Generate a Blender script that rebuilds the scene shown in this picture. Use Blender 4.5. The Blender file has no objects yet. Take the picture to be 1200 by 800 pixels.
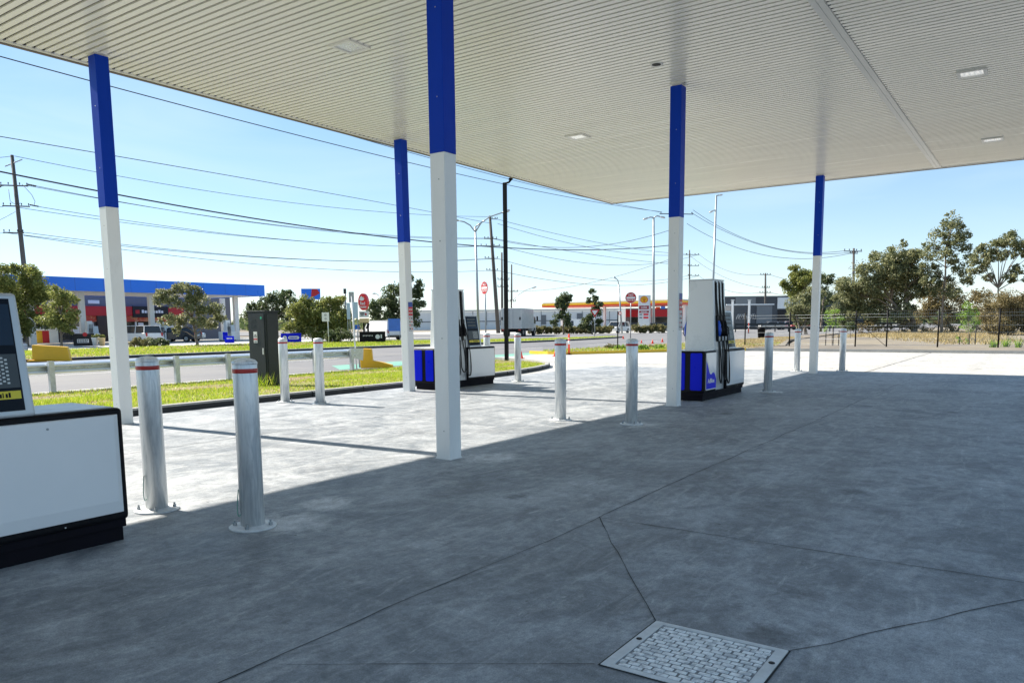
import bpy, bmesh, math, random
import numpy as np
from mathutils import Matrix, Vector
sc = bpy.context.scene
C = sc.collection
PI = math.pi
random.seed(7)

# ------------------------------------------------------------------ camera geometry
F_PX, CY_PX = 900.0, 488.0
PITCH, ROLL, YAW = 0.119975, 0.010094, 0.606634
EYE = 1.5
_fw = Vector((math.cos(YAW), math.sin(YAW), 0)); _rt = Vector((math.sin(YAW), -math.cos(YAW), 0)); _up = Vector((0, 0, 1))
_D = _fw * math.cos(PITCH) - _up * math.sin(PITCH)
_U = _fw * math.sin(PITCH) + _up * math.cos(PITCH)
_X = _rt * math.cos(ROLL) - _U * math.sin(ROLL)
_Y = _rt * math.sin(ROLL) + _U * math.cos(ROLL)
def at(x, y, d):
    """point at forward distance d along the sight line of a spot in the survey photo"""
    r = _D + _X * ((x - 600) / F_PX) - _Y * ((y - CY_PX) / F_PX)
    return Vector((0, 0, EYE)) + r * d
def ga(x, d, z=0.0):
    p = at(x, 380, d); return Vector((p.x, p.y, z))
def face_rz(p):            # heading that turns a thing's local -y side towards the forecourt
    return math.atan2(p[1], p[0]) - PI / 2

cam = bpy.data.cameras.new('camera'); co = bpy.data.objects.new('camera', cam); C.objects.link(co)
M = Matrix.Identity(4)
for i in range(3):
    M[i][0], M[i][1], M[i][2] = _X[i], _Y[i], -_D[i]
M[0][3], M[1][3], M[2][3] = 0, 0, EYE
co.matrix_world = M
cam.sensor_fit = 'HORIZONTAL'; cam.sensor_width = 36; cam.lens = F_PX / 1200 * 36
cam.shift_y = (CY_PX - 400) / 1200
cam.clip_start = 0.05; cam.clip_end = 5000
sc.camera = co

# ------------------------------------------------------------------ light
SUN = Vector((-0.045, 0.775, 0.63)).normalized()
w = bpy.data.worlds.new('World'); sc.world = w; w.use_nodes = True
nt = w.node_tree; nt.nodes.clear()
sky = nt.nodes.new('ShaderNodeTexSky'); sky.sky_type = 'NISHITA'; sky.sun_disc = False
sky.sun_elevation = math.asin(SUN.z); sky.sun_rotation = math.atan2(SUN.x, SUN.y)
sky.altitude = 0; sky.air_density = 0.8; sky.dust_density = 0.0; sky.ozone_density = 2.2
bg = nt.nodes.new('ShaderNodeBackground'); bg.inputs[1].default_value = 0.102
# thin wisps of high cloud
tc = nt.nodes.new('ShaderNodeTexCoord'); mp = nt.nodes.new('ShaderNodeMapping'); mp.inputs['Scale'].default_value = (1.2, 1.2, 6.5)
nz = nt.nodes.new('ShaderNodeTexNoise'); nz.inputs['Scale'].default_value = 2.2; nz.inputs['Detail'].default_value = 7; nz.inputs['Distortion'].default_value = 0.8
rp = nt.nodes.new('ShaderNodeValToRGB'); rp.color_ramp.elements[0].position = 0.42; rp.color_ramp.elements[1].position = 0.85
rp.color_ramp.elements[1].color = (0.42, 0.42, 0.42, 1)
mx = nt.nodes.new('ShaderNodeMix'); mx.data_type = 'RGBA'; mx.inputs[7].default_value = (4.6, 6.0, 7.2, 1)
out = nt.nodes.new('ShaderNodeOutputWorld'); L = nt.links.new
L(tc.outputs['Generated'], mp.inputs[0]); L(mp.outputs[0], nz.inputs['Vector']); L(nz.outputs['Fac'], rp.inputs[0])
L(rp.outputs[0], mx.inputs[0]); L(sky.outputs[0], mx.inputs[6]); gs = nt.nodes.new('ShaderNodeVectorMath'); gs.operation = 'SCALE'; gs.inputs['Scale'].default_value = 0.25      # compress the sky's range a little, as the phone camera does
gm = nt.nodes.new('ShaderNodeGamma'); gm.inputs[1].default_value = 0.60
hs = nt.nodes.new('ShaderNodeHueSaturation'); hs.inputs['Saturation'].default_value = 1.30; hs.inputs['Value'].default_value = 3.6; hs.inputs['Hue'].default_value = 0.496
L(mx.outputs[2], gs.inputs[0]); L(gs.outputs[0], gm.inputs[0]); L(gm.outputs[0], hs.inputs['Color']); L(hs.outputs[0], bg.inputs[0]); L(bg.outputs[0], out.inputs[0])
sl = bpy.data.lights.new('sun', 'SUN'); sl.energy = 5.0; sl.angle = math.radians(0.55); sl.color = (1.0, 0.92, 0.80)
so = bpy.data.objects.new('sun', sl); C.objects.link(so); so.rotation_euler = SUN.to_track_quat('Z', 'Y').to_euler()
so.location = SUN * 60
vs = sc.view_settings; vs.view_transform = 'Standard'; vs.look = 'None'; vs.gamma = 1; vs.exposure = 1.18; vs.use_curve_mapping = False
cy = sc.cycles; cy.max_bounces = 8; cy.diffuse_bounces = 5; cy.glossy_bounces = 4; cy.transparent_max_bounces = 12
cy.use_denoising = True; cy.caustics_reflective = False; cy.caustics_refractive = False

# ------------------------------------------------------------------ materials
MATS = {}
def mat(name, col, rough=0.6, metal=0.0, var=0.10, scale=3.0, bump=0.0, bscale=None, coat=0.0, emit=None, spec=0.5,
        col2=None, mask=(0.45, 0.65), mscale=None, stretch=None, rvar=0.08, transmission=0.0, detail=6, objrand=False):
    """procedural paint/metal/stone: base colour with soft value variation, optional second colour in patches, rough variation and bump"""
    if name in MATS: return MATS[name]
    m = bpy.data.materials.new(name); m.use_nodes = True; t = m.node_tree; N = t.nodes; K = t.links.new
    b = N['Principled BSDF']
    b.inputs['Metallic'].default_value = metal; b.inputs['Coat Weight'].default_value = coat; b.inputs['Coat Roughness'].default_value = 0.12
    b.inputs['Specular IOR Level'].default_value = spec; b.inputs['Transmission Weight'].default_value = transmission
    g = N.new('ShaderNodeTexCoord'); vec = g.outputs['Object']
    if objrand:                                    # every copy gets its own stains
        oi = N.new('ShaderNodeObjectInfo'); ad = N.new('ShaderNodeVectorMath'); ad.operation = 'MULTIPLY_ADD'; K(oi.outputs['Random'], ad.inputs[0]); ad.inputs[1].default_value = (37, 23, 51); K(vec, ad.inputs[2]); vec = ad.outputs[0]
    if stretch:
        mpn = N.new('ShaderNodeMapping'); mpn.inputs['Scale'].default_value = stretch; K(vec, mpn.inputs[0]); vec = mpn.outputs[0]
    n = N.new('ShaderNodeTexNoise'); n.inputs['Scale'].default_value = scale; n.inputs['Detail'].default_value = detail; n.inputs['Roughness'].default_value = 0.62
    K(vec, n.inputs['Vector'])
    mr = N.new('ShaderNodeMapRange'); mr.inputs[1].default_value = 0.25; mr.inputs[2].default_value = 0.75
    mr.inputs[3].default_value = 1 - var; mr.inputs[4].default_value = 1 + var; K(n.outputs['Fac'], mr.inputs[0])
    src = None
    base = N.new('ShaderNodeRGB'); base.outputs[0].default_value = (*col, 1); src = base.outputs[0]
    if col2:
        n2 = N.new('ShaderNodeTexNoise'); n2.inputs['Scale'].default_value = mscale or scale * 0.5; n2.inputs['Detail'].default_value = 8; n2.inputs['Roughness'].default_value = 0.65
        n2.inputs['Distortion'].default_value = 0.6
        K(vec, n2.inputs['Vector'])
        r2 = N.new('ShaderNodeMapRange'); r2.inputs[1].default_value = mask[0]; r2.inputs[2].default_value = mask[1]; K(n2.outputs['Fac'], r2.inputs[0])
        mxx = N.new('ShaderNodeMix'); mxx.data_type = 'RGBA'; K(r2.outputs[0], mxx.inputs[0]); K(src, mxx.inputs[6]); mxx.inputs[7].default_value = (*col2, 1)
        src = mxx.outputs[2]
    mul = N.new('ShaderNodeVectorMath'); mul.operation = 'SCALE'; K(src, mul.inputs[0]); K(mr.outputs[0], mul.inputs['Scale'])
    K(mul.outputs[0], b.inputs['Base Color'])
    rr = N.new('ShaderNodeMapRange'); rr.inputs[1].default_value = 0.3; rr.inputs[2].default_value = 0.7
    rr.inputs[3].default_value = max(0.02, rough - rvar); rr.inputs[4].default_value = min(1, rough + rvar); K(n.outputs['Fac'], rr.inputs[0]); K(rr.outputs[0], b.inputs['Roughness'])
    if bump:
        nb = N.new('ShaderNodeTexNoise'); nb.inputs['Scale'].default_value = bscale or scale * 6; nb.inputs['Detail'].default_value = 5; K(vec, nb.inputs['Vector'])
        bp = N.new('ShaderNodeBump'); bp.inputs['Strength'].default_value = bump; bp.inputs['Distance'].default_value = 0.01
        K(nb.outputs['Fac'], bp.inputs['Height']); K(bp.outputs[0], b.inputs['Normal'])
    if emit:
        b.inputs['Emission Color'].default_value = (*emit[0], 1); b.inputs['Emission Strength'].default_value = emit[1]
    MATS[name] = m; return m

def leafmat(name, c1, c2, c3):
    m = bpy.data.materials.new(name); m.use_nodes = True; t = m.node_tree; N = t.nodes; K = t.links.new; b = N['Principled BSDF']
    g = N.new('ShaderNodeNewGeometry'); rnd = g.outputs['Random Per Island']
    r = N.new('ShaderNodeValToRGB'); e = r.color_ramp.elements; e[0].color = (*c1, 1); e[1].color = (*c3, 1); x = e.new(0.55); x.color = (*c2, 1)
    K(rnd, r.inputs[0]); K(r.outputs[0], b.inputs['Base Color']); b.inputs['Roughness'].default_value = 0.5; b.inputs['Specular IOR Level'].default_value = 0.35
    tr = N.new('ShaderNodeBsdfTranslucent'); K(r.outputs[0], tr.inputs[0]); ms = N.new('ShaderNodeMixShader'); ms.inputs[0].default_value = 0.42
    o = N['Material Output']; K(b.outputs[0], ms.inputs[1]); K(tr.outputs[0], ms.inputs[2]); K(ms.outputs[0], o.inputs['Surface'])
    return m

def concrete(name, dark, mid, light, seed=0.0, rough=0.62):
    m = bpy.data.materials.new(name); m.use_nodes = True; t = m.node_tree; N = t.nodes; K = t.links.new; b = N['Principled BSDF']
    g = N.new('ShaderNodeTexCoord'); mp = N.new('ShaderNodeMapping'); mp.inputs['Location'].default_value = (seed, seed * 1.7, 0); K(g.outputs['Object'], mp.inputs[0]); v = mp.outputs[0]
    def noise(s, d, ro, dist, vec=v):
        n = N.new('ShaderNodeTexNoise'); n.inputs['Scale'].default_value = s; n.inputs['Detail'].default_value = d; n.inputs['Roughness'].default_value = ro; n.inputs['Distortion'].default_value = dist
        K(vec, n.inputs['Vector']); return n.outputs['Fac']
    def rng(f, a, bb, c, d):
        r = N.new('ShaderNodeMapRange'); r.inputs[1].default_value = a; r.inputs[2].default_value = bb; r.inputs[3].default_value = c; r.inputs[4].default_value = d; K(f, r.inputs[0]); return r.outputs[0]
    def mixc(f, a, bb):
        x = N.new('ShaderNodeMix'); x.data_type = 'RGBA'; K(f, x.inputs[0])
        for i, q in ((6, a), (7, bb)):
            if isinstance(q, tuple): x.inputs[i].default_value = (*q, 1)
            else: K(q, x.inputs[i])
        return x.outputs[2]
    def math_(op, a, bb):
        x = N.new('ShaderNodeMath'); x.operation = op
        for i, q in ((0, a), (1, bb)):
            if isinstance(q, (int, float)): x.inputs[i].default_value = q
            else: K(q, x.inputs[i])
        return x.outputs[0]
    big = noise(0.42, 6, 0.6, 0.5); med = noise(1.5, 9, 0.66, 1.2); fine = noise(9, 8, 0.7, 0.4); grit = noise(140, 3, 0.6, 0)
    # trowel arcs: stretched, strongly distorted noise
    st = N.new('ShaderNodeMapping'); st.inputs['Rotation'].default_value = (0, 0, 0.5); st.inputs['Scale'].default_value = (0.9, 3.2, 1); K(g.outputs['Object'], st.inputs[0])
    arcs = noise(1.1, 8, 0.62, 2.6, st.outputs[0])
    st2 = N.new('ShaderNodeMapping'); st2.inputs['Rotation'].default_value = (0, 0, -0.55); st2.inputs['Scale'].default_value = (0.5, 4.2, 1); K(g.outputs['Object'], st2.inputs[0])
    wisp = noise(1.0, 10, 0.7, 2.0, st2.outputs[0])
    base = mixc(rng(math_('ADD', math_('MULTIPLY', big, 0.35), math_('MULTIPLY', med, 0.65)), 0.41, 0.60, 0, 1), dark, mid)
    c = mixc(rng(arcs, 0.50, 0.74, 0, 0.38), base, light)
    c = mixc(rng(wisp, 0.59, 0.75, 0, 0.58), c, light)
    stain = noise(0.9, 7, 0.7, 0.8)
    c = mixc(rng(stain, 0.54, 0.72, 0, 0.55), c, tuple(q * 0.55 for q in dark))
    # pits, pale scuffs, wheel tracks worn along the lanes and a few oil drips
    vo = N.new('ShaderNodeTexVoronoi'); vo.inputs['Scale'].default_value = 5.5; vo.inputs['Randomness'].default_value = 1.0; K(v, vo.inputs['Vector'])
    c = mixc(math_('MULTIPLY', rng(vo.outputs['Distance'], 0.035, 0.085, 0.75, 0), rng(noise(1.3, 3, 0.6, 0), 0.52, 0.60, 0, 1)), c, tuple(q * 0.30 for q in dark))
    sm = N.new('ShaderNodeMapping'); sm.inputs['Rotation'].default_value = (0, 0, 0.25); sm.inputs['Scale'].default_value = (2.2, 9.0, 1); K(g.outputs['Object'], sm.inputs[0])
    c = mixc(math_('MULTIPLY', rng(noise(2.0, 6, 0.62, 1.4, sm.outputs[0]), 0.62, 0.72, 0, 0.8), rng(noise(0.7, 4, 0.6, 0.5), 0.48, 0.62, 0, 1)), c, light)
    sx = N.new('ShaderNodeSeparateXYZ'); K(g.outputs['Object'], sx.inputs[0])
    tw = math_('ADD', sx.outputs['Y'], math_('MULTIPLY', big, 0.9))
    tr = None
    for yc in (0.15, 1.75, 4.35, 8.3, 9.9):
        q = rng(math_('ABSOLUTE', math_('SUBTRACT', tw, yc + 0.45), 0.0), 0.08, 0.26, 1, 0); tr = q if tr is None else math_('MAXIMUM', tr, q)
    c = mixc(math_('MULTIPLY', tr, rng(noise(2.4, 7, 0.7, 0.6), 0.40, 0.66, 0.0, 0.42)), c, tuple(q * 0.55 for q in dark))
    rs = None                                           # pale cement residue left round the bollard and column feet
    for px, py, pr in ((3.75, 4.72, 0.75), (4.35, 4.95, 0.55), (10.34, 4.9, 0.8), (16.62, 4.8, 0.7), (6.9, 5.1, 0.8), (10.2, 6.1, 0.5)):
        dv = N.new('ShaderNodeVectorMath'); dv.operation = 'DISTANCE'; K(g.outputs['Object'], dv.inputs[0]); dv.inputs[1].default_value = (px, py, 0)
        q = rng(dv.outputs['Value'], 0.1, pr, 1, 0); rs = q if rs is None else math_('MAXIMUM', rs, q)
    c = mixc(rng(math_('MULTIPLY', rs, noise(3.2, 9, 0.7, 1.6)), 0.30, 0.46, 0, 0.75), c, light)
    vo2 = N.new('ShaderNodeTexVoronoi'); vo2.inputs['Scale'].default_value = 0.8; K(v, vo2.inputs['Vector'])
    od = math_('ADD', vo2.outputs['Distance'], math_('MULTIPLY', fine, 0.12))
    c = mixc(rng(od, 0.12, 0.19, 0.6, 0), c, tuple(q * 0.35 for q in dark))
    mul = N.new('ShaderNodeVectorMath'); mul.operation = 'SCALE'; K(c, mul.inputs[0])
    K(math_('MULTIPLY', rng(fine, 0.3, 0.7, 0.74, 1.26), math_('MULTIPLY', rng(grit, 0.3, 0.7, 0.72, 1.28), rng(noise(38, 5, 0.7, 0.2), 0.3, 0.7, 0.80, 1.20))), mul.inputs['Scale'])
    K(mul.outputs[0], b.inputs['Base Color'])
    K(rng(med, 0.3, 0.7, rough - 0.12, rough + 0.14), b.inputs['Roughness']); b.inputs['Specular IOR Level'].default_value = 0.4
    bp = N.new('ShaderNodeBump'); bp.inputs['Strength'].default_value = 0.35; bp.inputs['Distance'].default_value = 0.006
    K(math_('ADD', math_('MULTIPLY', fine, 0.8), math_('MULTIPLY', grit, 0.25)), bp.inputs['Height']); K(bp.outputs[0], b.inputs['Normal'])
    MATS[name] = m; return m

m_slab = concrete('trowelled_concrete', (0.175, 0.194, 0.216), (0.35, 0.374, 0.40), (0.60, 0.612, 0.622))
m_drive = concrete('broomed_concrete', (0.40, 0.39, 0.365), (0.47, 0.46, 0.435), (0.56, 0.55, 0.52), 31.0, 0.75)
m_asphalt = mat('asphalt', (0.155, 0.155, 0.165), 0.9, var=0.16, scale=0.6, bump=0.4, bscale=60, col2=(0.19, 0.187, 0.185), mscale=0.12, detail=9)
m_dirt = mat('dry_ground', (0.185, 0.16, 0.13), 0.95, var=0.28, scale=0.5, bump=0.6, bscale=5, col2=(0.255, 0.215, 0.15), mscale=0.16, detail=10)
m_turf = mat('turf_soil', (0.20, 0.22, 0.03), 0.95, var=0.35, scale=1.6, bump=0.8, bscale=14, col2=(0.25, 0.185, 0.11), mask=(0.48, 0.58), mscale=0.55, stretch=(0.5, 1.4, 1), detail=9)
m_kerb = mat('kerb_concrete', (0.33, 0.325, 0.31), 0.85, var=0.16, scale=5, bump=0.3, bscale=40)
m_kerbdark = mat('kerb_concrete_dark', (0.16, 0.16, 0.16), 0.85, var=0.2, scale=4, bump=0.3, bscale=40)
m_yellow = mat('yellow_road_paint', (0.72, 0.47, 0.03), 0.65, var=0.12, scale=3, bump=0.15)
m_yellowpl = mat('yellow_plastic', (0.78, 0.44, 0.015), 0.45, var=0.07, scale=2.5)
m_green = mat('green_lane_paint', (0.13, 0.34, 0.27), 0.85, var=0.14, scale=1.4, col2=(0.18, 0.30, 0.26), detail=9)
m_wline = mat('white_line_paint', (0.68, 0.68, 0.66), 0.8, var=0.15, scale=4)
m_galv = mat('galvanised_steel', (0.78, 0.805, 0.815), 0.42, 0.35, var=0.22, scale=9, bump=0.06, bscale=30, stretch=(1.6, 1.6, 0.20), rvar=0.16, col2=(0.54, 0.575, 0.60), mask=(0.46, 0.60), mscale=9, objrand=True)
m_rail = mat('rail_steel', (0.80, 0.84, 0.88), 0.30, 0.55, var=0.12, scale=3, stretch=(0.5, 3, 3), spec=0.6)
m_galvfl = mat('galvanised_plate', (0.62, 0.645, 0.66), 0.5, 0.0, var=0.2, scale=14, bump=0.12)
m_tread = mat('tread_plate_bar', (0.84, 0.86, 0.87), 0.42, 0.0, var=0.22, scale=26, rvar=0.15, col2=(0.50, 0.53, 0.56), mask=(0.48, 0.60), mscale=20, spec=0.7)
m_treadlow = mat('tread_plate_low', (0.17, 0.185, 0.20), 0.6, 0.0, var=0.45, scale=16, col2=(0.50, 0.52, 0.54), mask=(0.52, 0.64), mscale=22)
m_redband = mat('red_reflective_tape', (0.42, 0.02, 0.015), 0.35, var=0.08, scale=8)
m_colw = mat('column_grey_white', (0.78, 0.79, 0.785), 0.42, var=0.07, scale=2.5, col2=(0.66, 0.66, 0.645), mask=(0.55, 0.75), mscale=3.0, rvar=0.05, stretch=(1, 1, 0.3))
m_colb = mat('column_blue', (0.000, 0.040, 0.42), 0.45, var=0.08, scale=1.5, rvar=0.05, spec=0.14, stretch=(1, 1, 0.3))
m_groove = mat('soffit_groove_shade', (0.06, 0.057, 0.05), 0.6, var=0.15, scale=0.8, spec=0.2)  # shade inside the rib grooves, put into the colour of their tops
m_soffit = mat('soffit_sheet', (0.90, 0.875, 0.785), 0.24, 0.0, var=0.06, scale=0.5, spec=0.6, rvar=0.05, stretch=(6, 0.4, 1))
m_trim = mat('soffit_trim', (0.74, 0.73, 0.69), 0.4, var=0.04, scale=1.0)
m_fascia = mat('fascia_brown', (0.16, 0.13, 0.11), 0.55, var=0.15, scale=2)
m_roof = mat('roof_sheet', (0.55, 0.56, 0.56), 0.45, var=0.08)
m_white = mat('white_powder_coat', (0.86, 0.87, 0.88), 0.22, var=0.03, scale=1.2, coat=0.35, rvar=0.04)
m_pgrey = mat('pump_light_grey', (0.74, 0.755, 0.76), 0.30, var=0.04, scale=1.4, coat=0.2)
m_silver = mat('pump_silver', (0.50, 0.53, 0.55), 0.34, 0.35, var=0.06, scale=2.0)
m_black = mat('black_plastic', (0.005, 0.005, 0.007), 0.5, var=0.2, scale=4, spec=0.16)
m_plinth = mat('black_plinth', (0.007, 0.006, 0.010), 0.7, var=0.3, scale=4, bump=0.1, spec=0.12)
m_rubber = mat('hose_rubber', (0.008, 0.008, 0.009), 0.45, var=0.15, scale=10)
m_pblue = mat('pump_blue', (0.001, 0.012, 0.66), 0.35, var=0.05, scale=2, spec=0.12)
m_nblue = mat('nozzle_blue', (0.02, 0.10, 0.62), 0.35, var=0.05)
m_screen = mat('screen_glass', (0.003, 0.005, 0.010), 0.12, var=0.15, scale=3, spec=0.14)
m_screenb = mat('screen_panel', (0.008, 0.022, 0.045), 0.14, var=0.25, scale=2.5, spec=0.25)
m_keypad = mat('keypad_grey', (0.075, 0.09, 0.10), 0.55, var=0.1, spec=0.25)
m_dot = mat('pale_dot', (0.62, 0.66, 0.66), 0.5)
m_ysticker = mat('yellow_sticker', (0.72, 0.60, 0.03), 0.4, var=0.06)
m_signblue = mat('sign_blue', (0.02, 0.06, 0.30), 0.4)
m_signred = mat('sign_red', (0.52, 0.02, 0.025), 0.4)
m_signwhite = mat('sign_white', (0.80, 0.80, 0.79), 0.4, var=0.04)
m_signgrey = mat('sign_grey', (0.48, 0.47, 0.47), 0.45)
m_lenson = mat('lamp_lens_lit', (0.85, 0.86, 0.84), 0.15, var=0.08, scale=30, coat=0.4, emit=((1.0, 0.98, 0.94), 0.16))
m_lens = mat('lamp_lens', (0.85, 0.86, 0.84), 0.15, var=0.12, scale=30, coat=0.4)
m_dark = mat('dark_void', (0.012, 0.012, 0.014), 0.7)
m_darkcab = mat('cabinet_dark_grey', (0.036, 0.043, 0.047), 0.5, var=0.15, scale=2.5, spec=0.2)
m_pole = mat('weathered_timber', (0.085, 0.078, 0.072), 0.9, var=0.3, scale=5, stretch=(3, 3, 0.15), bump=0.4)
m_blackm = mat('black_metal', (0.004, 0.004, 0.005), 0.5, var=0.2, spec=0.12)
m_steel = mat('steel_grey', (0.34, 0.37, 0.39), 0.4, 0.5, var=0.1, scale=4)
m_wire = mat('wire_dark', (0.03, 0.035, 0.05), 0.6)
m_orange = mat('cone_orange', (0.85, 0.055, 0.012), 0.45, var=0.06)
m_joint = mat('joint_sealant', (0.018, 0.018, 0.02), 0.8, var=0.3, scale=6)
m_bark = mat('gum_bark', (0.20, 0.165, 0.13), 0.9, var=0.35, scale=6, stretch=(2, 2, 0.4), bump=0.4)
m_barkpale = mat('pale_gum_bark', (0.36, 0.33, 0.28), 0.85, var=0.25, scale=5, stretch=(2, 2, 0.4), bump=0.3)
m_carw = mat('car_white', (0.78, 0.78, 0.77), 0.22, coat=0.6, var=0.02)
m_carg = mat('car_dark', (0.03, 0.033, 0.04), 0.25, coat=0.6, var=0.05)
m_cars = mat('car_silver', (0.42, 0.43, 0.44), 0.28, 0.4, coat=0.5, var=0.03)
m_glass = mat('dark_glass', (0.012, 0.016, 0.02), 0.06, spec=0.7, var=0.1)
m_tyre = mat('tyre', (0.012, 0.012, 0.012), 0.85)
m_rim = mat('wheel_rim', (0.40, 0.41, 0.42), 0.35, 0.6)
m_taillight = mat('tail_light_red', (0.40, 0.008, 0.008), 0.2, coat=0.4)
m_facblue = mat('fascia_blue', (0.004, 0.17, 0.80), 0.35, var=0.04, scale=0.6)
m_storegrey = mat('store_wall_grey', (0.155, 0.155, 0.185), 0.7, var=0.08, scale=0.8, stretch=(4, 4, 0.3))
m_storered = mat('store_red', (0.48, 0.012, 0.02), 0.5, var=0.05)
m_brick = mat('store_brown', (0.06, 0.045, 0.04), 0.8, var=0.15)
m_shedw = mat('shed_pale', (0.74, 0.77, 0.79), 0.55, var=0.05, scale=0.3, stretch=(8, 8, 0.3))
m_shedg = mat('shed_charcoal', (0.055, 0.065, 0.08), 0.6, var=0.1, scale=0.3)
m_shedm = mat('shed_mid_grey', (0.17, 0.19, 0.21), 0.6, var=0.06, scale=0.3, stretch=(6, 6, 0.3))
m_shellyel = mat('canopy_yellow', (0.85, 0.50, 0.01), 0.4)
m_shellred = mat('canopy_red_orange', (0.75, 0.07, 0.012), 0.4)
m_rrred = mat('sign_bright_red', (0.75, 0.012, 0.02), 0.35)
m_cream = mat('sign_cream', (0.75, 0.55, 0.28), 0.5)
m_tarp = mat('blue_tarpaulin', (0.07, 0.20, 0.60), 0.5, var=0.15, scale=2)
m_truckrear = mat('truck_rear_shade_grey', (0.52, 0.52, 0.50), 0.45, var=0.06)  # greyer than the white box: rear shade put into the door colour
lf_gum = leafmat('gum_leaves', (0.095, 0.115, 0.052), (0.22, 0.238, 0.115), (0.43, 0.42, 0.23))
lf_dark = leafmat('dark_leaves', (0.038, 0.062, 0.026), (0.092, 0.128, 0.052), (0.20, 0.23, 0.10))
lf_olive = leafmat('olive_leaves', (0.095, 0.122, 0.032), (0.22, 0.248, 0.062), (0.42, 0.42, 0.14))
lf_brown = leafmat('dry_bush_leaves', (0.10, 0.088, 0.040), (0.225, 0.185, 0.085), (0.38, 0.31, 0.155))
lf_bright = leafmat('bright_leaves', (0.10, 0.20, 0.025), (0.22, 0.36, 0.05), (0.34, 0.48, 0.09))
lf_hedge = leafmat('hedge_leaves', (0.09, 0.10, 0.035), (0.20, 0.19, 0.075), (0.34, 0.29, 0.14))
lf_grass = leafmat('grass_blades', (0.20, 0.33, 0.014), (0.39, 0.50, 0.03), (0.60, 0.57, 0.13))
lf_dry = leafmat('dry_grass_blades', (0.30, 0.225, 0.10), (0.44, 0.345, 0.155), (0.54, 0.45, 0.25))

# ------------------------------------------------------------------ mesh helpers
class MB:
    def __init__(s): s.v = []; s.f = []; s.m = []; s.s = []
    def add(s, vs, fs, mi=0, sm=False):
        o = len(s.v); s.v += [tuple(q) for q in vs]
        for f in fs: s.f.append([i + o for i in f]); s.m.append(mi); s.s.append(sm)
        return s
    def box(s, x0, y0, z0, x1, y1, z1, mi=0):
        v = [(x, y, z) for z in (z0, z1) for y in (y0, y1) for x in (x0, x1)]
        return s.add(v, [(0, 2, 3, 1), (4, 5, 7, 6), (0, 1, 5, 4), (2, 6, 7, 3), (0, 4, 6, 2), (1, 3, 7, 5)], mi)
    def hexa(s, b4, t4, mi=0):
        return s.add(list(b4) + list(t4), [(3, 2, 1, 0), (4, 5, 6, 7), (0, 1, 5, 4), (1, 2, 6, 5), (2, 3, 7, 6), (3, 0, 4, 7)], mi)
    def prism(s, poly, a0, a1, axis='z', mi=0, sm=False):
        n = len(poly)
        def P(q, a): return {'z': (q[0], q[1], a), 'x': (a, q[0], q[1]), 'y': (q[0], a, q[1])}[axis]
        v = [P(q, a0) for q in poly] + [P(q, a1) for q in poly]
        o = len(s.v)
        s.add(v, [tuple(range(n - 1, -1, -1)), tuple(range(n, 2 * n))], mi)
        for i in range(n):
            j = (i + 1) % n; s.f.append([o + i, o + j, o + n + j, o + n + i]); s.m.append(mi); s.s.append(sm)
        return s
    def tube(s, pts, r, n=8, mi=0, sm=True, caps=True):
        pts = [Vector(p) for p in pts]; k = len(pts); R = r if isinstance(r, (list, tuple)) else [r] * k
        o = len(s.v); ref = None
        for i, p in enumerate(pts):
            d = (pts[min(i + 1, k - 1)] - pts[max(i - 1, 0)]).normalized()
            if ref is None:
                ref = Vector((0, 0, 1)) if abs(d.z) < 0.9 else Vector((1, 0, 0))
            a = d.cross(ref)
            if a.length < 1e-5: a = d.cross(Vector((0.3, 0.5, 0.8)))
            a.normalize(); b = d.cross(a).normalized(); ref = a.cross(d) * 1.0
            for q in range(n):
                t = 2 * PI * q / n; s.v.append(tuple(p + (a * math.cos(t) + b * math.sin(t)) * R[i]))
        for i in range(k - 1):
            for q in range(n):
                q2 = (q + 1) % n; s.f.append([o + i * n + q, o + i * n + q2, o + (i + 1) * n + q2, o + (i + 1) * n + q]); s.m.append(mi); s.s.append(sm)
        if caps:
            s.f.append([o + q for q in range(n)][::-1]); s.m.append(mi); s.s.append(False)
            s.f.append([o + (k - 1) * n + q for q in range(n)]); s.m.append(mi); s.s.append(False)
        return s
    def lathe(s, prof, n=24, c=(0, 0, 0), mi=0, sm=True):
        o = len(s.v); k = len(prof)
        for r, z in prof:
            for q in range(n):
                t = 2 * PI * q / n; s.v.append((c[0] + max(r, 1e-4) * math.cos(t), c[1] + max(r, 1e-4) * math.sin(t), c[2] + z))
        for i in range(k - 1):
            for q in range(n):
                q2 = (q + 1) % n; s.f.append([o + i * n + q, o + i * n + q2, o + (i + 1) * n + q2, o + (i + 1) * n + q]); s.m.append(mi); s.s.append(sm)
        s.f.append([o + q for q in range(n)][::-1]); s.m.append(mi); s.s.append(False)
        s.f.append([o + (k - 1) * n + q for q in range(n)]); s.m.append(mi); s.s.append(False)
        return s
    def build(s, name, mats, parent=None, loc=(0, 0, 0), rz=0, bevel=0, seg=2, recalc=True):
        me = bpy.data.meshes.new(name); me.from_pydata(s.v, [], s.f)
        ms = mats if isinstance(mats, (list, tuple)) else [mats]
        for q in ms: me.materials.append(q)
        me.polygons.foreach_set('material_index', s.m); me.polygons.foreach_set('use_smooth', s.s)
        if recalc:
            bm = bmesh.new(); bm.from_mesh(me); bmesh.ops.recalc_face_normals(bm, faces=bm.faces); bm.to_mesh(me); bm.free()
        me.update()
        o = bpy.data.objects.new(name, me); C.objects.link(o)
        o.location = loc; o.rotation_euler = (0, 0, rz)
        if parent: o.parent = parent
        if bevel:
            b = o.modifiers.new('bevel', 'BEVEL'); b.width = bevel; b.segments = seg; b.limit_method = 'ANGLE'; b.angle_limit = 0.6
        return o
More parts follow.
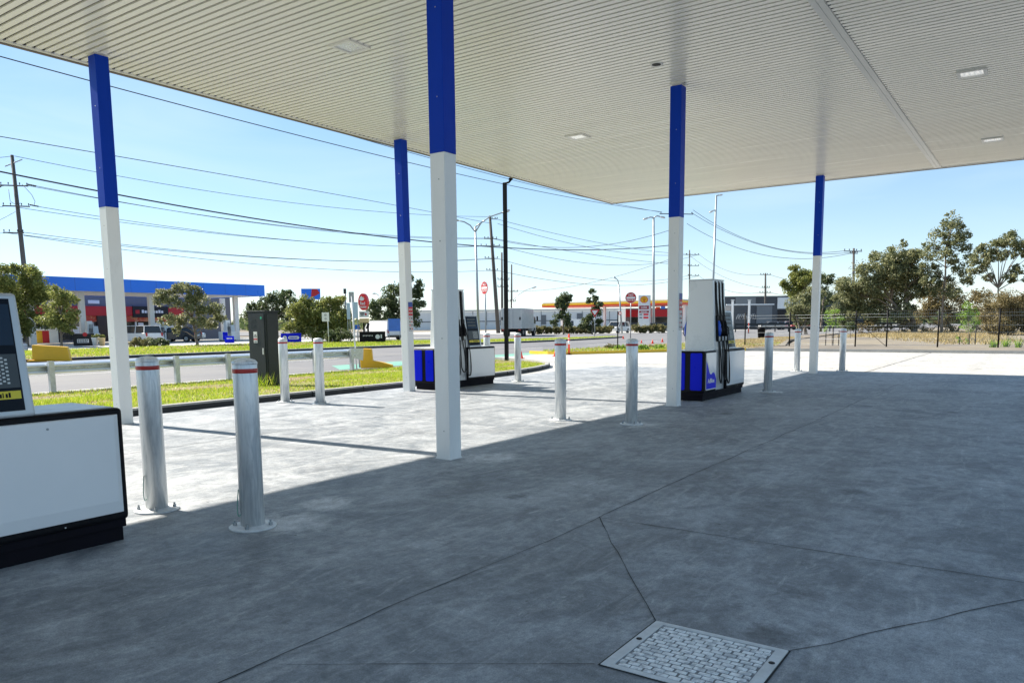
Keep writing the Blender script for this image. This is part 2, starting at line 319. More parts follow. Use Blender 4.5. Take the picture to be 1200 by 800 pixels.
def tag(o, label, cat, group=None):
    o['label'] = label; o['category'] = cat
    if group: o['group'] = group
    return o
def thing(name, label, cat, loc=(0, 0, 0), rz=0, group=None):
    o = bpy.data.objects.new(name, None); C.objects.link(o); o.location = loc; o.rotation_euler = (0, 0, rz); o.empty_display_size = 0.2
    return tag(o, label, cat, group)
def struct(o): o['kind'] = 'structure'; return o
def copy_tree(o, parent=None):
    c = o.copy(); C.objects.link(c)
    if parent: c.parent = parent
    for ch in list(o.children): copy_tree(ch, c)
    return c
def text(s, size, m, parent, loc, rot, ext=0.002, name='lettering', sx=1.0, bold=0.0):
    cu = bpy.data.curves.new(name, 'FONT'); cu.body = s; cu.size = size; cu.extrude = ext; cu.align_x = 'CENTER'; cu.align_y = 'CENTER'; cu.offset = bold
    t = bpy.data.objects.new('tmp', cu); C.objects.link(t)
    dg = bpy.context.evaluated_depsgraph_get(); me = bpy.data.meshes.new_from_object(t.evaluated_get(dg)); bpy.data.objects.remove(t)
    me.name = name; me.materials.clear(); me.materials.append(m)
    o = bpy.data.objects.new(name, me); C.objects.link(o); o.location = loc; o.rotation_euler = rot; o.scale = (sx, 1, 1)
    if parent: o.parent = parent
    return o
FRONT = (PI / 2, 0, 0)                     # lettering read from local -y
def disc(r, n=24, sx=1.0): return [(r * sx * math.cos(2 * PI * i / n), r * math.sin(2 * PI * i / n)) for i in range(n)]
def shifted(poly, dx, dy): return [(x + dx, y + dy) for x, y in poly]
# ================================================================== SETTING
def sheet(name, poly, z, m, sub=0):
    b = MB(); b.add([(x, y, z) for x, y in poly], [tuple(range(len(poly)))]); return struct(b.build(name, m))
HC = 5.57                                   # soffit height
sheet('ground', [(-400, -400), (1400, -400), (1400, 1400), (-400, 1400)], -0.12, m_dirt)
sheet('road', [(-200, 19.35), (600, 19.35), (600, 66), (-200, 66)], -0.03, m_asphalt)
sheet('side_street', [(74, 66.5), (112, 66.5), (150, 260), (112, 260)], -0.034, m_asphalt)
DRV = [(-30, -30), (40, -30), (40, 11.7), (39.5, 13.6), (37.2, 16), (34.8, 17.7), (32.7, 19.2), (32.9, 20.6), (26, 20.6), (26, 19.3), (-30, 19.3)]
sheet('driveway', DRV, -0.006, m_drive)
sheet('forecourt', [(-30, -30), (24.2, -30), (24.2, 12.75), (-30, 12.75)], 0.0, m_slab)
sheet('bicycle_lane', [(18.6, 20.2), (60, 20.2), (60, 22.6), (20.4, 22.6)], -0.024, m_green)
sheet('edge_line', [(-60, 19.75), (18.4, 19.75), (18.4, 19.87), (-60, 19.87)], -0.024, m_wline)
for i, (u0, u1) in enumerate([(-6, -3), (3, 6), (12, 15), (21, 24), (30, 33), (39, 42), (48, 51), (57, 60), (66, 69), (80, 83), (95, 98)]):
    sheet('lane_line', [(u0, 26.6), (u1, 26.6), (u1, 26.73), (u0, 26.73)], -0.024, m_wline)
sheet('station_apron', [(-40, 56), (70, 56), (70, 92), (-40, 92)], -0.02, m_drive)
sheet('far_apron', [(96, 50), (190, 42), (190, 110), (96, 110)], -0.025, m_drive)

def kerb(name, path, wdt, z0, z1, face, top, side=1):
    b = MB(); n = len(path); P = [Vector((x, y)) for x, y in path]; off = []
    for i in range(n):
        d = (P[min(i + 1, n - 1)] - P[max(i - 1, 0)]).normalized(); off.append(P[i] + Vector((-d.y, d.x)) * wdt * side)
    sec = []
    for p, q in zip(P, off):
        k = p + (q - p) * 0.22
        sec.append([(p.x, p.y, z0), (p.x + (k.x - p.x) * .4, p.y + (k.y - p.y) * .4, z1 - 0.035), (k.x, k.y, z1), (q.x, q.y, z1 + 0.004), (q.x, q.y, z0)])
    vs = [v for s in sec for v in s]; fs = []; mi = []
    for i in range(n - 1):
        for j in range(4):
            fs.append((i * 5 + j, i * 5 + j + 1, i * 5 + 5 + j + 1, i * 5 + 5 + j)); mi.append(0 if j == 0 else 1)
    fs += [(0, 1, 2, 3, 4), tuple((n - 1) * 5 + q for q in range(5))]; mi += [0, 0]
    for f, k in zip(fs, mi): pass
    o = len(b.v); b.v += vs
    for f, k in zip(fs, mi): b.f.append(list(f)); b.m.append(k); b.s.append(False)
    acc = 0.0                                            # open joints between the kerb lengths
    for i in range(n - 1):
        seg = (P[i + 1] - P[i]).length; q = 1.5 - acc
        while q < seg:
            d = (P[i + 1] - P[i]).normalized(); nn = Vector((-d.y, d.x)) * side; c = P[i] + d * q
            e = d * 0.006; f0 = c - nn * 0.003; f1 = c + nn * (wdt * 0.22)
            b.hexa([(*(f0 - e), z0), (*(f0 + e), z0), (*(f1 + e), z0), (*(f1 - e), z0)], [(*(f0 - e), z1 - 0.03), (*(f0 + e), z1 - 0.03), (*(f1 + e), z1 + 0.002), (*(f1 - e), z1 + 0.002)], 2); q += 1.5
        acc = (acc + seg) % 1.5
    return struct(b.build(name, [face, top, m_joint]))
VK = [(-40, 12.80), (-10, 12.80), (2, 12.80), (8, 12.80), (12, 12.80), (16, 12.80), (17.6, 12.86), (19.2, 13.05), (20.8, 13.40), (22.3, 13.9), (23.4, 14.55), (24.4, 15.5), (25.3, 16.8), (25.9, 18.3), (26.15, 19.3)]
kerbface = mat('kerb_dark_face', (0.030, 0.032, 0.035), 0.8, var=0.25, scale=5)  # dark colour on the kerb face, below the paler top
kerb('verge_kerb', VK, 0.16, -0.04, 0.125, kerbface, m_kerb, 1)
vp = [(-40, 12.95), (16, 12.95), (17.55, 13.01), (19.15, 13.2), (20.75, 13.55), (22.2, 14.05), (23.3, 14.7), (24.25, 15.6), (25.15, 16.9), (25.75, 18.4), (26.0, 19.25), (-40, 19.25)]
def zv(v): return 0.105 - 0.112 * (v - 12.95) / 6.3          # the verge falls towards the road
b = MB(); b.add([(x, y, zv(y)) for x, y in vp] + [(x, y, -0.06) for x, y in vp], [tuple(range(len(vp)))] + [(i, (i + 1) % len(vp), len(vp) + (i + 1) % len(vp), len(vp) + i) for i in range(len(vp))]); struct(b.build('near_verge', m_turf))
fvp = [(-60, 38.9), (19, 38.7), (29, 38.2), (40, 37.2), (46, 36.2), (52, 35.0), (60, 34.8), (69, 35.6), (73, 36.6), (72.5, 37.4), (62, 38.6), (56, 43), (50, 49), (46, 53), (-60, 56)]
b = MB(); b.prism(fvp, -0.06, 0.10, 'z'); struct(b.build('far_verge', m_turf))
kerb('far_verge_kerb', [(x, y - 0.14) for x, y in fvp[:8]] + [(73.2, 36.5)], 0.16, -0.05, 0.115, kerbface, m_kerb, 1)
YK = [(33.0, 21.6), (32.5, 20.2), (32.45, 19.3), (33.2, 18.7), (34.8, 17.6), (37.2, 15.95), (39.0, 14.1), (39.8, 12.8)]
kerb('yellow_kerb', YK, 0.18, -0.04, 0.13, m_yellow, m_yellow, -1)
kerb('boundary_kerb', [(39.8, 12.8), (40.0, 11.7), (40.02, 8), (40.02, 3), (40.02, -6), (40.02, -30)], 0.18, -0.04, 0.13, m_kerb, m_kerb, -1)
b = MB(); b.prism([(33.1, 21.6), (32.7, 20.2), (32.65, 19.4), (33.3, 18.85), (34.9, 17.75), (37.35, 16.05), (39.2, 14.2), (40.05, 12.8), (46, 12.5), (60, 16), (90, 18.8), (90, 19.6), (60, 19.8), (46, 20.4), (38, 21.2)], -0.05, 0.10, 'z')
struct(b.build('planted_island', m_dirt))
b = MB(); b.prism([(40.18, -30), (90, -30), (140, -10), (140, 15), (90, 18), (60, 15.5), (46, 12.4), (40.2, 12.7)], -0.08, 0.09, 'z'); struct(b.build('dry_field', m_dirt))

# joints sawn or cracked in the slab: narrow sealed strips, irregular where they are cracks
def joint(path, wdt=0.012, jit=0.0, z=0.004, name='slab_joint', seed=1):
    rr = random.Random(seed); P = []
    for a, c in zip(path[:-1], path[1:]):
        a, c = Vector(a), Vector(c); n = max(2, int((c - a).length / 0.22)) if jit else 1
        for i in range(n): P.append(a + (c - a) * (i / n))
    P.append(Vector(path[-1])); b = MB(); vs = []; fs = []; o = 0.0
    for i, p in enumerate(P):
        d = (P[min(i + 1, len(P) - 1)] - P[max(i - 1, 0)]).normalized(); nn = Vector((-d.y, d.x))
        o = o * 0.75 + rr.gauss(0, jit); h = wdt * 0.5 * (rr.uniform(0.45, 1.35) if jit else 1)
        vs += [(*(p + nn * (o + h)), z), (*(p + nn * (o - h)), z)]
    for i in range(len(P) - 1): fs.append((2 * i, 2 * i + 1, 2 * i + 3, 2 * i + 2))
    b.add(vs, fs); return struct(b.build(name, m_joint))
joint([(-10, 2.80), (24.1, 2.80)], 0.007, 0.009, seed=3)
joint([(5.17, 2.79), (5.10, -12)], 0.006, 0.004, seed=4)
joint([(5.20, 2.78), (3.485, 1.545)], 0.005, 0.006, seed=5, name='slab_crack')
joint([(3.485, 0.875), (4.84, 0.02), (6.5, -1.0), (9, -2.2)], 0.0065, 0.010, seed=6, name='slab_crack')
joint([(2.87, 1.56), (2.55, 2.05), (2.11, 2.70)], 0.005, 0.001, seed=7, name='slab_crack')
joint([(12.1, 2.79), (12.1, -12)], 0.007, 0.003, seed=8)
joint([(18.6, 12.7), (18.6, -12)], 0.008, 0.003, seed=9)
joint([(-10, 9.0), (24.1, 9.0)], 0.010, 0.003, seed=10)
for u in (28, 32, 36): joint([(u, -20), (u, 11)], 0.03, 0.004, z=-0.002, name='driveway_joint', seed=u)
for v in (-8, -2, 4.3, 10.5): joint([(24.25, v), (39.9, v)], 0.03, 0.004, z=-0.002, name='driveway_joint', seed=int(v * 3 + 99))

# ================================================================== CANOPY
U0, U1, V0, V1 = -4.0, 24.10, 0.2, 12.42  # unseen edges U0 and V0 are pulled in so more sky light gets under
can = thing('canopy', 'large flat petrol station canopy with cream ribbed soffit over the dark forecourt', 'canopy', (0, 0, 0))
def soffit(v0, v1):
    b = MB(); prof = []; p = 0.13; u = U0
    while u < U1 - 0.001:
        prof += [(u, HC), (u + 0.089, HC), (u + 0.090, HC + 0.022), (u + 0.1295, HC + 0.022)]; u += p
    prof.append((U1, HC))
    vs = [(x, v0, z) for x, z in prof] + [(x, v1, z) for x, z in prof]; n = len(prof)
    b.add(vs, [(i, i + 1, n + i + 1, n + i) for i in range(n - 1)])
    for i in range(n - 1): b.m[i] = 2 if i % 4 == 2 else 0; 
    ve = v1 if v1 > 5 else v1                        # dark blocks in the rib ends along the outer edge of each sheet
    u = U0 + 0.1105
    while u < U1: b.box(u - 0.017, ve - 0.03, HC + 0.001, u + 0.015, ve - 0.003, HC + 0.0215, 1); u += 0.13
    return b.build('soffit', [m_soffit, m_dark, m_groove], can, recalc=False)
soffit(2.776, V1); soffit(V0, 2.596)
b = MB(); b.box(U0, 2.60, HC - 0.012, U1, 2.683, HC + 0.10); b.box(U0, 2.689, HC - 0.012, U1, 2.772, HC + 0.10); b.box(U0, 2.680, HC + 0.002, U1, 2.692, HC + 0.10)
b.build('joint_cover', m_trim, can)
b = MB(); b.box(U0 - 0.04, V1 + 0.07, HC - 0.03, U1 + 0.12, V1 + 0.13, HC + 0.85); b.box(U0 - 0.04, V0 - 0.10, HC - 0.03, U1 + 0.12, V0 - 0.04, HC + 0.85)
b.box(U1 + 0.06, V0 - 0.04, HC - 0.03, U1 + 0.12, V1 + 0.07, HC + 0.85); b.box(U0 - 0.10, V0 - 0.10, HC - 0.03, U0 - 0.04, V1 + 0.13, HC + 0.85)
b.build('fascia', m_fascia, can)
b = MB(); b.box(U0 - 0.04, V1 - 0.002, HC - 0.018, U1 + 0.06, V1 + 0.066, HC + 0.045); b.box(U1 + 0.002, V0 - 0.04, HC - 0.018, U1 + 0.056, V1 - 0.004, HC + 0.045)
b.build('edge_trim', m_trim, can)
b = MB(); b.box(U0 - 0.03, V0 - 0.03, HC + 0.70, U1 + 0.05, V1 + 0.06, HC + 0.78); b.build('roof', m_roof, can)

def ceiling_light(x, y, lab, on=True):
    t = thing('ceiling_light', lab, 'ceiling light', (x, y, HC), 0, 'recessed canopy lights')
    b = MB(); s, i = 0.215, 0.165
    for a in ((-s, -s, s, -i), (-s, i, s, s), (-s, -i, -i, i), (i, -i, s, i)): b.box(a[0], a[1], -0.028, a[2], a[3], 0.06)
    b.build('frame', m_trim, t)
    b = MB(); b.box(-i, -i, -0.006, i, i, 0.055)
    for gx in range(4):
        for gy in range(4): b.lathe([(0.030, 0.002), (0.022, -0.006), (0.002, -0.012)], 10, (-0.115 + gx * 0.077, -0.115 + gy * 0.077, -0.006))
    b.build('lens', m_lenson if on else m_lens, t)
    return t
ceiling_light(8.40, 8.66, 'square recessed light in the soffit, farthest left of the four ceiling lights', False)
ceiling_light(15.22, 8.72, 'recessed light in the soffit just left of the column with the pump behind it')
ceiling_light(15.38, 1.28, 'brighter of the two lights beyond the soffit joint strip, nearer the camera')
ceiling_light(21.2, 1.28, 'small far light near the canopy edge beyond the soffit joint strip')
t = thing('downlight', 'small round dark downlight in the soffit beside a blue column top', 'ceiling light', (11.85, 5.36, HC))
b = MB(); b.lathe([(0.075, -0.004), (0.105, -0.012), (0.11, 0.0), (0.11, 0.02)], 24); b.build('ring', m_trim, t)
b = MB(); b.lathe([(0.074, -0.006), (0.07, 0.004), (0.02, 0.01)], 20); b.build('lens', m_dark, t)

# ================================================================== COLUMNS
def column(x, y, lab):
    t = thing('column', lab, 'column', (x, y, 0), 0, 'canopy columns')
    h = 0.1; zb = 3.33
    b = MB(); b.box(-h, -h, 0.012, h, h, zb); b.build('lower_casing', m_colw, t, bevel=0.006)
    b = MB(); b.box(-h - 0.003, -h - 0.003, zb, h + 0.003, h + 0.003, HC - 0.035); b.build('upper_casing', m_colb, t, bevel=0.006)
    b = MB(); b.box(-h + 0.02, -h + 0.02, HC - 0.035, h - 0.02, h - 0.02, HC + 0.02); b.box(-h - 0.02, -h - 0.02, HC - 0.012, h + 0.02, h + 0.02, HC + 0.03); b.build('head_plate', m_trim, t)
    b = MB(); b.box(-h - 0.006, -h - 0.006, 0.0, h + 0.006, h + 0.006, 0.014); b.build('base_plate', m_colw, t)
    b = MB()
    for z in (0.32, 1.35, 2.4, 3.05, 3.9, 4.8):
        b.lathe([(0.008, 0), (0.006, 0.003), (0.001, 0.004)], 8, (0, 0, 0))
        for i in range(len(b.v) - 24, len(b.v)):
            vx, vy, vz = b.v[i]; b.v[i] = (-h - 0.004 - vz, vx - 0.02, z + vy)
    b.build('screw', m_steel, t)
    return t
cA = column(6.42, 11.94, 'blue and white column beside the kerb at far left, behind the nearest pump')
cB = column(13.03, 11.94, 'blue and white column at the kerb with a warning sign, beside the far left pump')
cC = column(6.65, 5.49, 'nearest and tallest blue and white column, its top cut by the picture')
cD = column(13.05, 5.49, 'blue and white column with a warning sign standing in front of the right pump')
cE = column(23.22, 5.49, 'farthest, thinnest blue and white column between bollards at the canopy edge')

from mathutils import Quaternion
cB.rotation_mode = 'QUATERNION'; cB.rotation_quaternion = Quaternion((math.cos(YAW), math.sin(YAW), 0), math.radians(-0.55)); cB.location.x += 0.022; cB.location.y -= 0.032
def notice(col):                                     # warning strip fixed on the column's -v face
    y = -0.1; x0, x1, z0, z1 = -0.05, 0.085, 1.36, 2.01
    s = MB(); s.box(x0, y - 0.004, z0, x1, y - 0.0005, z1); s = s.build('warning_sign', m_signgrey, col)
    zz = z1 - 0.11
    b = MB(); b.box(x0, y - 0.007, zz, x1, y - 0.0045, z1); b.build('header', m_signblue, s)
    b = MB(); b.box(x0, y - 0.007, zz - 0.19, x1, y - 0.0045, zz); b.build('red_panel', m_signred, s)
    cx = (x0 + x1) / 2
    text('STOP', 0.046, m_signwhite, s, (cx, y - 0.0085, zz - 0.06), FRONT, 0.0008, bold=0.001)
    text('ENGINE', 0.034, m_signwhite, s, (cx, y - 0.0085, zz - 0.135), FRONT, 0.0008, bold=0.001)
    b = MB()
    for r in range(4):
        z = zz - 0.225 - r * 0.078
        b.box(x0 + 0.012, y - 0.007, z - 0.058, cx - 0.006, y - 0.0045, z); b.box(cx + 0.006, y - 0.007, z - 0.058, x1 - 0.012, y - 0.0045, z)
    b.build('pictogram_field', m_signwhite, s)
    b = MB()
    for r in range(4):
        z = zz - 0.252 - r * 0.078
        for q, xx in enumerate((x0 + 0.036, x1 - 0.036)):
            b.prism([(xx + 0.02 * math.cos(k * PI / 6), z + 0.02 * math.sin(k * PI / 6)) for k in range(12)], y - 0.0085, y - 0.0072, 'y', (r + q) % 2)
    b.build('pictogram', [m_signred, m_black], s)
notice(cB); notice(cD)

# ================================================================== BOLLARDS
bt = thing('bollard', '', 'bollard', (0, 0, 0), 0, 'galvanised bollards guarding the pumps')
R = 0.088
b = MB(); b.lathe([(R, 0.012), (R, 1.225), (R - 0.004, 1.235)], 32); b.build('post', m_galv, bt)
b = MB(); b.lathe([(R + 0.003, 1.226), (R + 0.003, 1.238), (R - 0.012, 1.256), (R - 0.045, 1.268), (0.002, 1.273)], 32); b.build('cap', m_galv, bt)
b = MB(); b.lathe([(R + 0.002, 1.163), (R + 0.0025, 1.164), (R + 0.0025, 1.194), (R + 0.002, 1.195)], 32); b.build('reflective_band', m_redband, bt)
b = MB(); b.lathe([(0.172, 0.0), (0.172, 0.013), (0.168, 0.016), (R + 0.012, 0.016), (R + 0.002, 0.026)], 36); b.build('base_flange', m_galvfl, bt)
for k in range(4):
    a = k * PI / 2 + 0.62; b = MB(); b.tube([(0.135 * math.cos(a), 0.135 * math.sin(a), 0.014), (0.135 * math.cos(a), 0.135 * math.sin(a), 0.038)], 0.015, 6, 0, False)
    b.tube([(0.135 * math.cos(a), 0.135 * math.sin(a), 0.03), (0.135 * math.cos(a), 0.135 * math.sin(a), 0.056)], 0.008, 8, 0, False); b.build('anchor_bolt', m_steel, bt)
BOL = [(3.53, 4.84, 'nearest of all the bollards, in front of the near pump, standing in the shade'),
       (3.44, 5.98, 'bollard beside the near white pump, standing right on the edge of the shade'),
       (9.95, 12.40, 'bollard in front of the dark grey electrical cabinet at the kerb'),
       (10.08, 11.52, 'bollard in the sun right of the one before the dark grey cabinet'),
       (10.24, 6.18, 'left bollard of the pair between the nearest column and the right pump, in the sun'),
       (10.34, 5.01, 'right bollard of the pair between the nearest column and the right pump, in the shade'),
       (16.62, 4.85, 'bollard just right of the right pump at the edge of the shade'),
       (23.83, 6.11, 'bollard just left of the farthest thin column'),
       (24.45, 4.96, 'bollard just right of the farthest thin column'),
       (16.59, 11.31, 'bollard in the sun just right of the far left pump, by the grass tip'),
       (16.66, 12.36, 'bollard mostly hidden behind the display of the far left pump')]
for i, (x, y, lab) in enumerate(BOL):
    o = bt if i == 0 else copy_tree(bt0)
    if i == 0: bt0 = bt
    o.location = (x, y, 0); o.rotation_euler = (0, 0, 0.35 * i); o['label'] = lab
    if i == 0: o.rotation_euler = (0, 0, 0)
for o, a in ((bt0, 2.75), ([q for q in bpy.data.objects if q.get('label') == BOL[1][2]][0], 3.1)):
    a -= o.rotation_euler.z; b = MB(); c, s_ = math.cos(a), math.sin(a); pts = []
    for q in range(11):
        tt = q / 10; z = 0.30 - 0.20 * math.sin(tt * PI * 0.62); rr = R + 0.004 + 0.018 * math.sin(tt * PI); aa = a + 0.25 * tt * 0.9
        pts.append((rr * math.cos(aa), rr * math.sin(aa), z))
    b.tube(pts, 0.0035, 6); b.build('cable_loop', m_green, o)

# ================================================================== COVER PLATE
t = thing('manhole_cover', 'square pale metal access cover with raised dash tread set in the concrete', 'manhole cover', (2.50, 0.885, 0))
X1, Y1 = 0.975, 0.65
X0 = 0.40 - 0.02
b = MB()
for a in ((X0, 0, X0 + 0.03, Y1), (X1 - 0.03, 0, X1, Y1), (X0 + 0.03, 0, X1 - 0.03, 0.05), (X0 + 0.03, Y1 - 0.05, X1 - 0.03, Y1)): b.box(a[0], a[1], -0.03, a[2], a[3], 0.007)
b.build('frame', m_galvfl, t)
b = MB(); b.box(X0 + 0.03, 0.05, -0.03, X1 - 0.03, Y1 - 0.05, 0.003); b.build('plate', m_treadlow, t)
b = MB(); rr = random.Random(5); nx = 15; dx = (X1 - X0 - 0.07) / nx
for i in range(nx):
    x = X0 + 0.035 + dx * (i + 0.5); k = 9; dy = (Y1 - 0.12) / k
    for j in range(-1, k + 1):
        y = 0.06 + dy * (j + (0.5 if i % 2 else 0.0)) + rr.uniform(-.003, .003)
        y0, y1 = max(0.055, y + 0.0025), min(Y1 - 0.055, y + dy - 0.0025)
        if y1 - y0 < 0.012: continue
        hw = dx * rr.uniform(0.36, 0.43)
        b.hexa([(x - hw, y0, 0.001), (x + hw, y0, 0.001), (x + hw, y1, 0.001), (x - hw, y1, 0.001)], [(x - hw * .8, y0 + .003, 0.006), (x + hw * .8, y0 + .003, 0.006), (x + hw * .8, y1 - .003, 0.006), (x - hw * .8, y1 - .003, 0.006)])
o = b.build('tread', m_tread, t)
for yy, xx in ((0.025, 0.80), (Y1 - 0.025, 0.72)):
    b = MB(); b.lathe([(0.014, 0.0), (0.014, 0.009), (0.001, 0.0092)], 14, (xx, yy, 0)); b.build('lifting_hole', m_dark, t)
joint([(X0 + 2.494, 0.879), (3.481, 0.879), (3.481, 1.541), (X0 + 2.494, 1.541), (X0 + 2.494, .879)], 0.012, 0, z=0.0035, name='cover_gap')
# ================================================================== PUMPS
def rrect(x0, z0, x1, z1, r, n=5):
    P = []
    for cx, cz, a0 in ((x1 - r, z0 + r, -PI / 2), (x1 - r, z1 - r, 0), (x0 + r, z1 - r, PI / 2), (x0 + r, z0 + r, PI)):
        for i in range(n + 1): a = a0 + i / n * PI / 2; P.append((cx + r * math.cos(a), cz + r * math.sin(a)))
    return P
def slope(b, x0, x1, z0, z1, sgn, yA, yB, zA, zB, p0, p1, mi=0):
    """slab hugging a sloping side: y runs from yA at zA to yB at zB; it reaches from p0 below to p1 above the surface"""
    def Y(z): return yA + (yB - yA) * (z - zA) / (zB - zA)
    ya, yb = Y(z0), Y(z1)
    q = [(x0, sgn * (ya + p0), z0), (x1, sgn * (ya + p0), z0), (x1, sgn * (yb + p0), z1), (x0, sgn * (yb + p0), z1)]
    r = [(x0, sgn * (ya + p1), z0), (x1, sgn * (ya + p1), z0), (x1, sgn * (yb + p1), z1), (x0, sgn * (yb + p1), z1)]
    b.hexa(q, r, mi)
def make_pump(lab, loc):
    t = thing('fuel_pump', lab, 'fuel pump', loc, 0, 'fuel pumps under the canopy')
    LEN, W = 2.37, 0.33
    b = MB(); b.box(0.04, -0.285, 0.0, LEN - 0.03, 0.285, 0.145); b.box(0.02, -0.305, 0.10, LEN - 0.015, 0.305, 0.16); b.build('plinth', m_plinth, t, bevel=0.006)
    # end cabinet with two blue end panels and the graphic sides
    b = MB(); b.box(0, -W, 0.155, 0.66, W, 0.95)
    b.build('end_cabinet', m_black, t, bevel=0.035, seg=4)
    b = MB(); b.box(0.05, -W + 0.03, 0.948, 0.64, W - 0.03, 0.965); b.build('end_cabinet_lid', m_pgrey, t, bevel=0.006)
    for s in (-1, 1):
        ya, yb = (-0.285, -0.055) if s < 0 else (0.055, 0.285)
        b = MB(); b.prism([(y, z) for y, z in rrect(ya, 0.205, yb, 0.915, 0.03)], -0.012, 0.02, 'x'); b.build('blue_end_panel', m_pblue, t, bevel=0.004)
        p = MB(); p.prism(rrect(0.075, 0.205, 0.615, 0.915, 0.03), s * (W - 0.02), s * (W + 0.010), 'y'); p = p.build('side_panel', m_white, t, bevel=0.003)
        wv = [(0.083, 0.225)] + [(0.607, 0.225)] + [(0.607 - i * 0.0524, 0.40 + 0.30 * (i / 10) ** 1.1 * (1.0) + 0.07 * math.sin(i * 0.75)) for i in range(11)]
        b = MB(); b.prism(wv, s * (W + 0.0105), s * (W + 0.0135), 'y'); b.build('blue_graphic', m_pblue, p)
        sw = [(0.607 - i * 0.0524, 0.425 + 0.30 * (i / 10) ** 1.1 + 0.07 * math.sin(i * 0.75)) for i in range(11)]
        sw = sw + [(x, z + 0.05 + 0.03 * math.sin(k)) for k, (x, z) in enumerate(sw[::-1])]
        b = MB(); b.prism(sw, s * (W + 0.0105), s * (W + 0.013), 'y'); b.build('pale_graphic', m_pgrey, p)
        text('AdBlue', 0.118, m_signwhite, p, (0.33, s * (W + 0.015), 0.375), FRONT if s < 0 else (PI / 2, 0, PI), 0.001, bold=0.003)
    # hose tower
    zA, zB, yA, yB = 0.95, 2.31, 0.305, 0.235
    b = MB(); b.hexa([(0.585, -yA, zA), (1.25, -yA, zA), (1.25, yA, zA), (0.585, yA, zA)], [(0.60, -yB, zB), (1.22, -yB, zB), (1.22, yB, zB), (0.60, yB, zB)])
    b.build('hose_tower', m_pgrey, t, bevel=0.008)
    b = MB(); b.box(0.59, -yB - 0.012, zB, 1.23, yB + 0.012, zB + 0.018); b.build('tower_cap', m_silver, t, bevel=0.004)
    b = MB(); b.box(0.66, -0.27, 0.155, 1.25, 0.27, 0.955); b.build('hose_bay', m_silver, t)
    for s in (-1, 1):
        for k, x in enumerate((0.70, 0.88, 1.06)):
            c = MB(); slope(c, x - 0.005, x + 0.085, 1.30, 2.29, s, yA, yB, zA, zB, -0.004, 0.004); c = c.build('hose_channel', m_black, t)
            b = MB(); slope(b, x + 0.092, x + 0.150, 1.02, 2.27, s, yA, yB, zA, zB, -0.004, 0.016); b.build('channel_rail', m_silver, t)
            b = MB(); slope(b, x - 0.02, x + 0.095, 1.12, 1.62, s, yA, yB, zA, zB, 0.0, 0.045); b.build('nozzle_holster', m_black, t, bevel=0.015)
            # nozzle: body, spout and lever guard
            y = 0.40; nm = m_nblue if k == 0 else m_black
            b = MB(); b.tube([(x + 0.04, s * 0.315, 1.52), (x + 0.04, s * 0.335, 1.43), (x + 0.04, s * 0.348, 1.33), (x + 0.04, s * 0.345, 1.22)], [0.026, 0.036, 0.038, 0.024], 10)
            nz_ = b.build('nozzle', nm, t)
            b = MB(); b.tube([(x + 0.04, s * 0.355, 1.42), (x + 0.04, s * 0.40, 1.38), (x + 0.04, s * 0.405, 1.28), (x + 0.04, s * 0.36, 1.21)], 0.009, 8); b.build('trigger_guard', m_black, nz_)
            b = MB(); b.tube([(x + 0.04, s * 0.345, 1.225), (x + 0.04, s * 0.345, 1.13)], [0.022, 0.02], 10); b.build('swivel', m_galvfl, nz_)
            # hose loop
            P = []; n = 26; drop = (0.30, 0.36, 0.27)[k]; x2 = x + 0.30 + 0.03 * k; yo = s * (0.338 + 0.010 * k)
            for i in range(n + 1):
                a = i / n
                if a < 0.5:
                    q = a / 0.5; z = 1.14 + (drop - 1.14) * math.sin(q * PI / 2) ** 1.0; xx = x + 0.04 + 0.03 * q + (x2 - x - 0.07) * max(0, q - 0.62) ** 1.25 * 1.3
                else:
                    q = (a - 0.5) / 0.5; z = drop + (1.36 - drop) * (1 - math.cos(q * PI / 2)); xx = x + 0.04 + 0.03 + (x2 - x - 0.07) * (0.40 + 0.60 * math.sin(q * PI / 2)) - 0.24 * q ** 2.2
                P.append((xx, yo - s * 0.03 * a + s * 0.035 * math.sin(a * PI), z))
            P += [(x + 0.052 + 0.0, s * 0.318, 1.52), (x + 0.045, s * 0.292, 1.75), (x + 0.04, s * 0.262, 2.05), (x + 0.04, s * 0.248, 2.25)]
            b = MB(); b.tube(P, 0.0145, 8); b.build('hose', m_rubber, t)
    # pump cabinet with white door panels in a black frame
    b = MB(); b.box(1.245, -W, 0.155, LEN, W, 0.948); b.build('pump_cabinet', m_black, t, bevel=0.03, seg=4)
    b = MB(); b.box(1.80, -W + 0.05, 0.945, LEN - 0.05, W - 0.05, 0.956); b.build('cabinet_top', m_silver, t, bevel=0.004)
    for s in (-1, 1):
        d = MB(); x0, x1, z0, z1 = 1.262, LEN - 0.042, 0.215, 0.905; g = 0.028; yy = W + 0.004; yo = W + 0.020
        d.hexa([(x0, s * (W - .03), z0), (x1, s * (W - .03), z0), (x1, s * (W - .03), z1), (x0, s * (W - .03), z1)], [(x0, s * yy, z0), (x1, s * yy, z0), (x1, s * yy, z1), (x0, s * yy, z1)])
        d.hexa([(x0, s * yy, z0), (x1, s * yy, z0), (x1, s * yy, z1), (x0, s * yy, z1)], [(x0 + .004, s * yo, z0 + 0.085), (x1 - 0.035, s * yo, z0 + 0.085), (x1 - 0.035, s * yo, z1 - .006), (x0 + .004, s * yo, z1 - .006)])
        d = d.build('door_panel', m_white, t, bevel=0.003)
        b = MB(); b.prism([(0.008 * math.cos(q * PI / 6) + 1.86, 0.008 * math.sin(q * PI / 6) + 0.855) for q in range(12)], s * (yo + 0.0005), s * (yo + 0.004), 'y'); b.build('lock', m_steel, d)
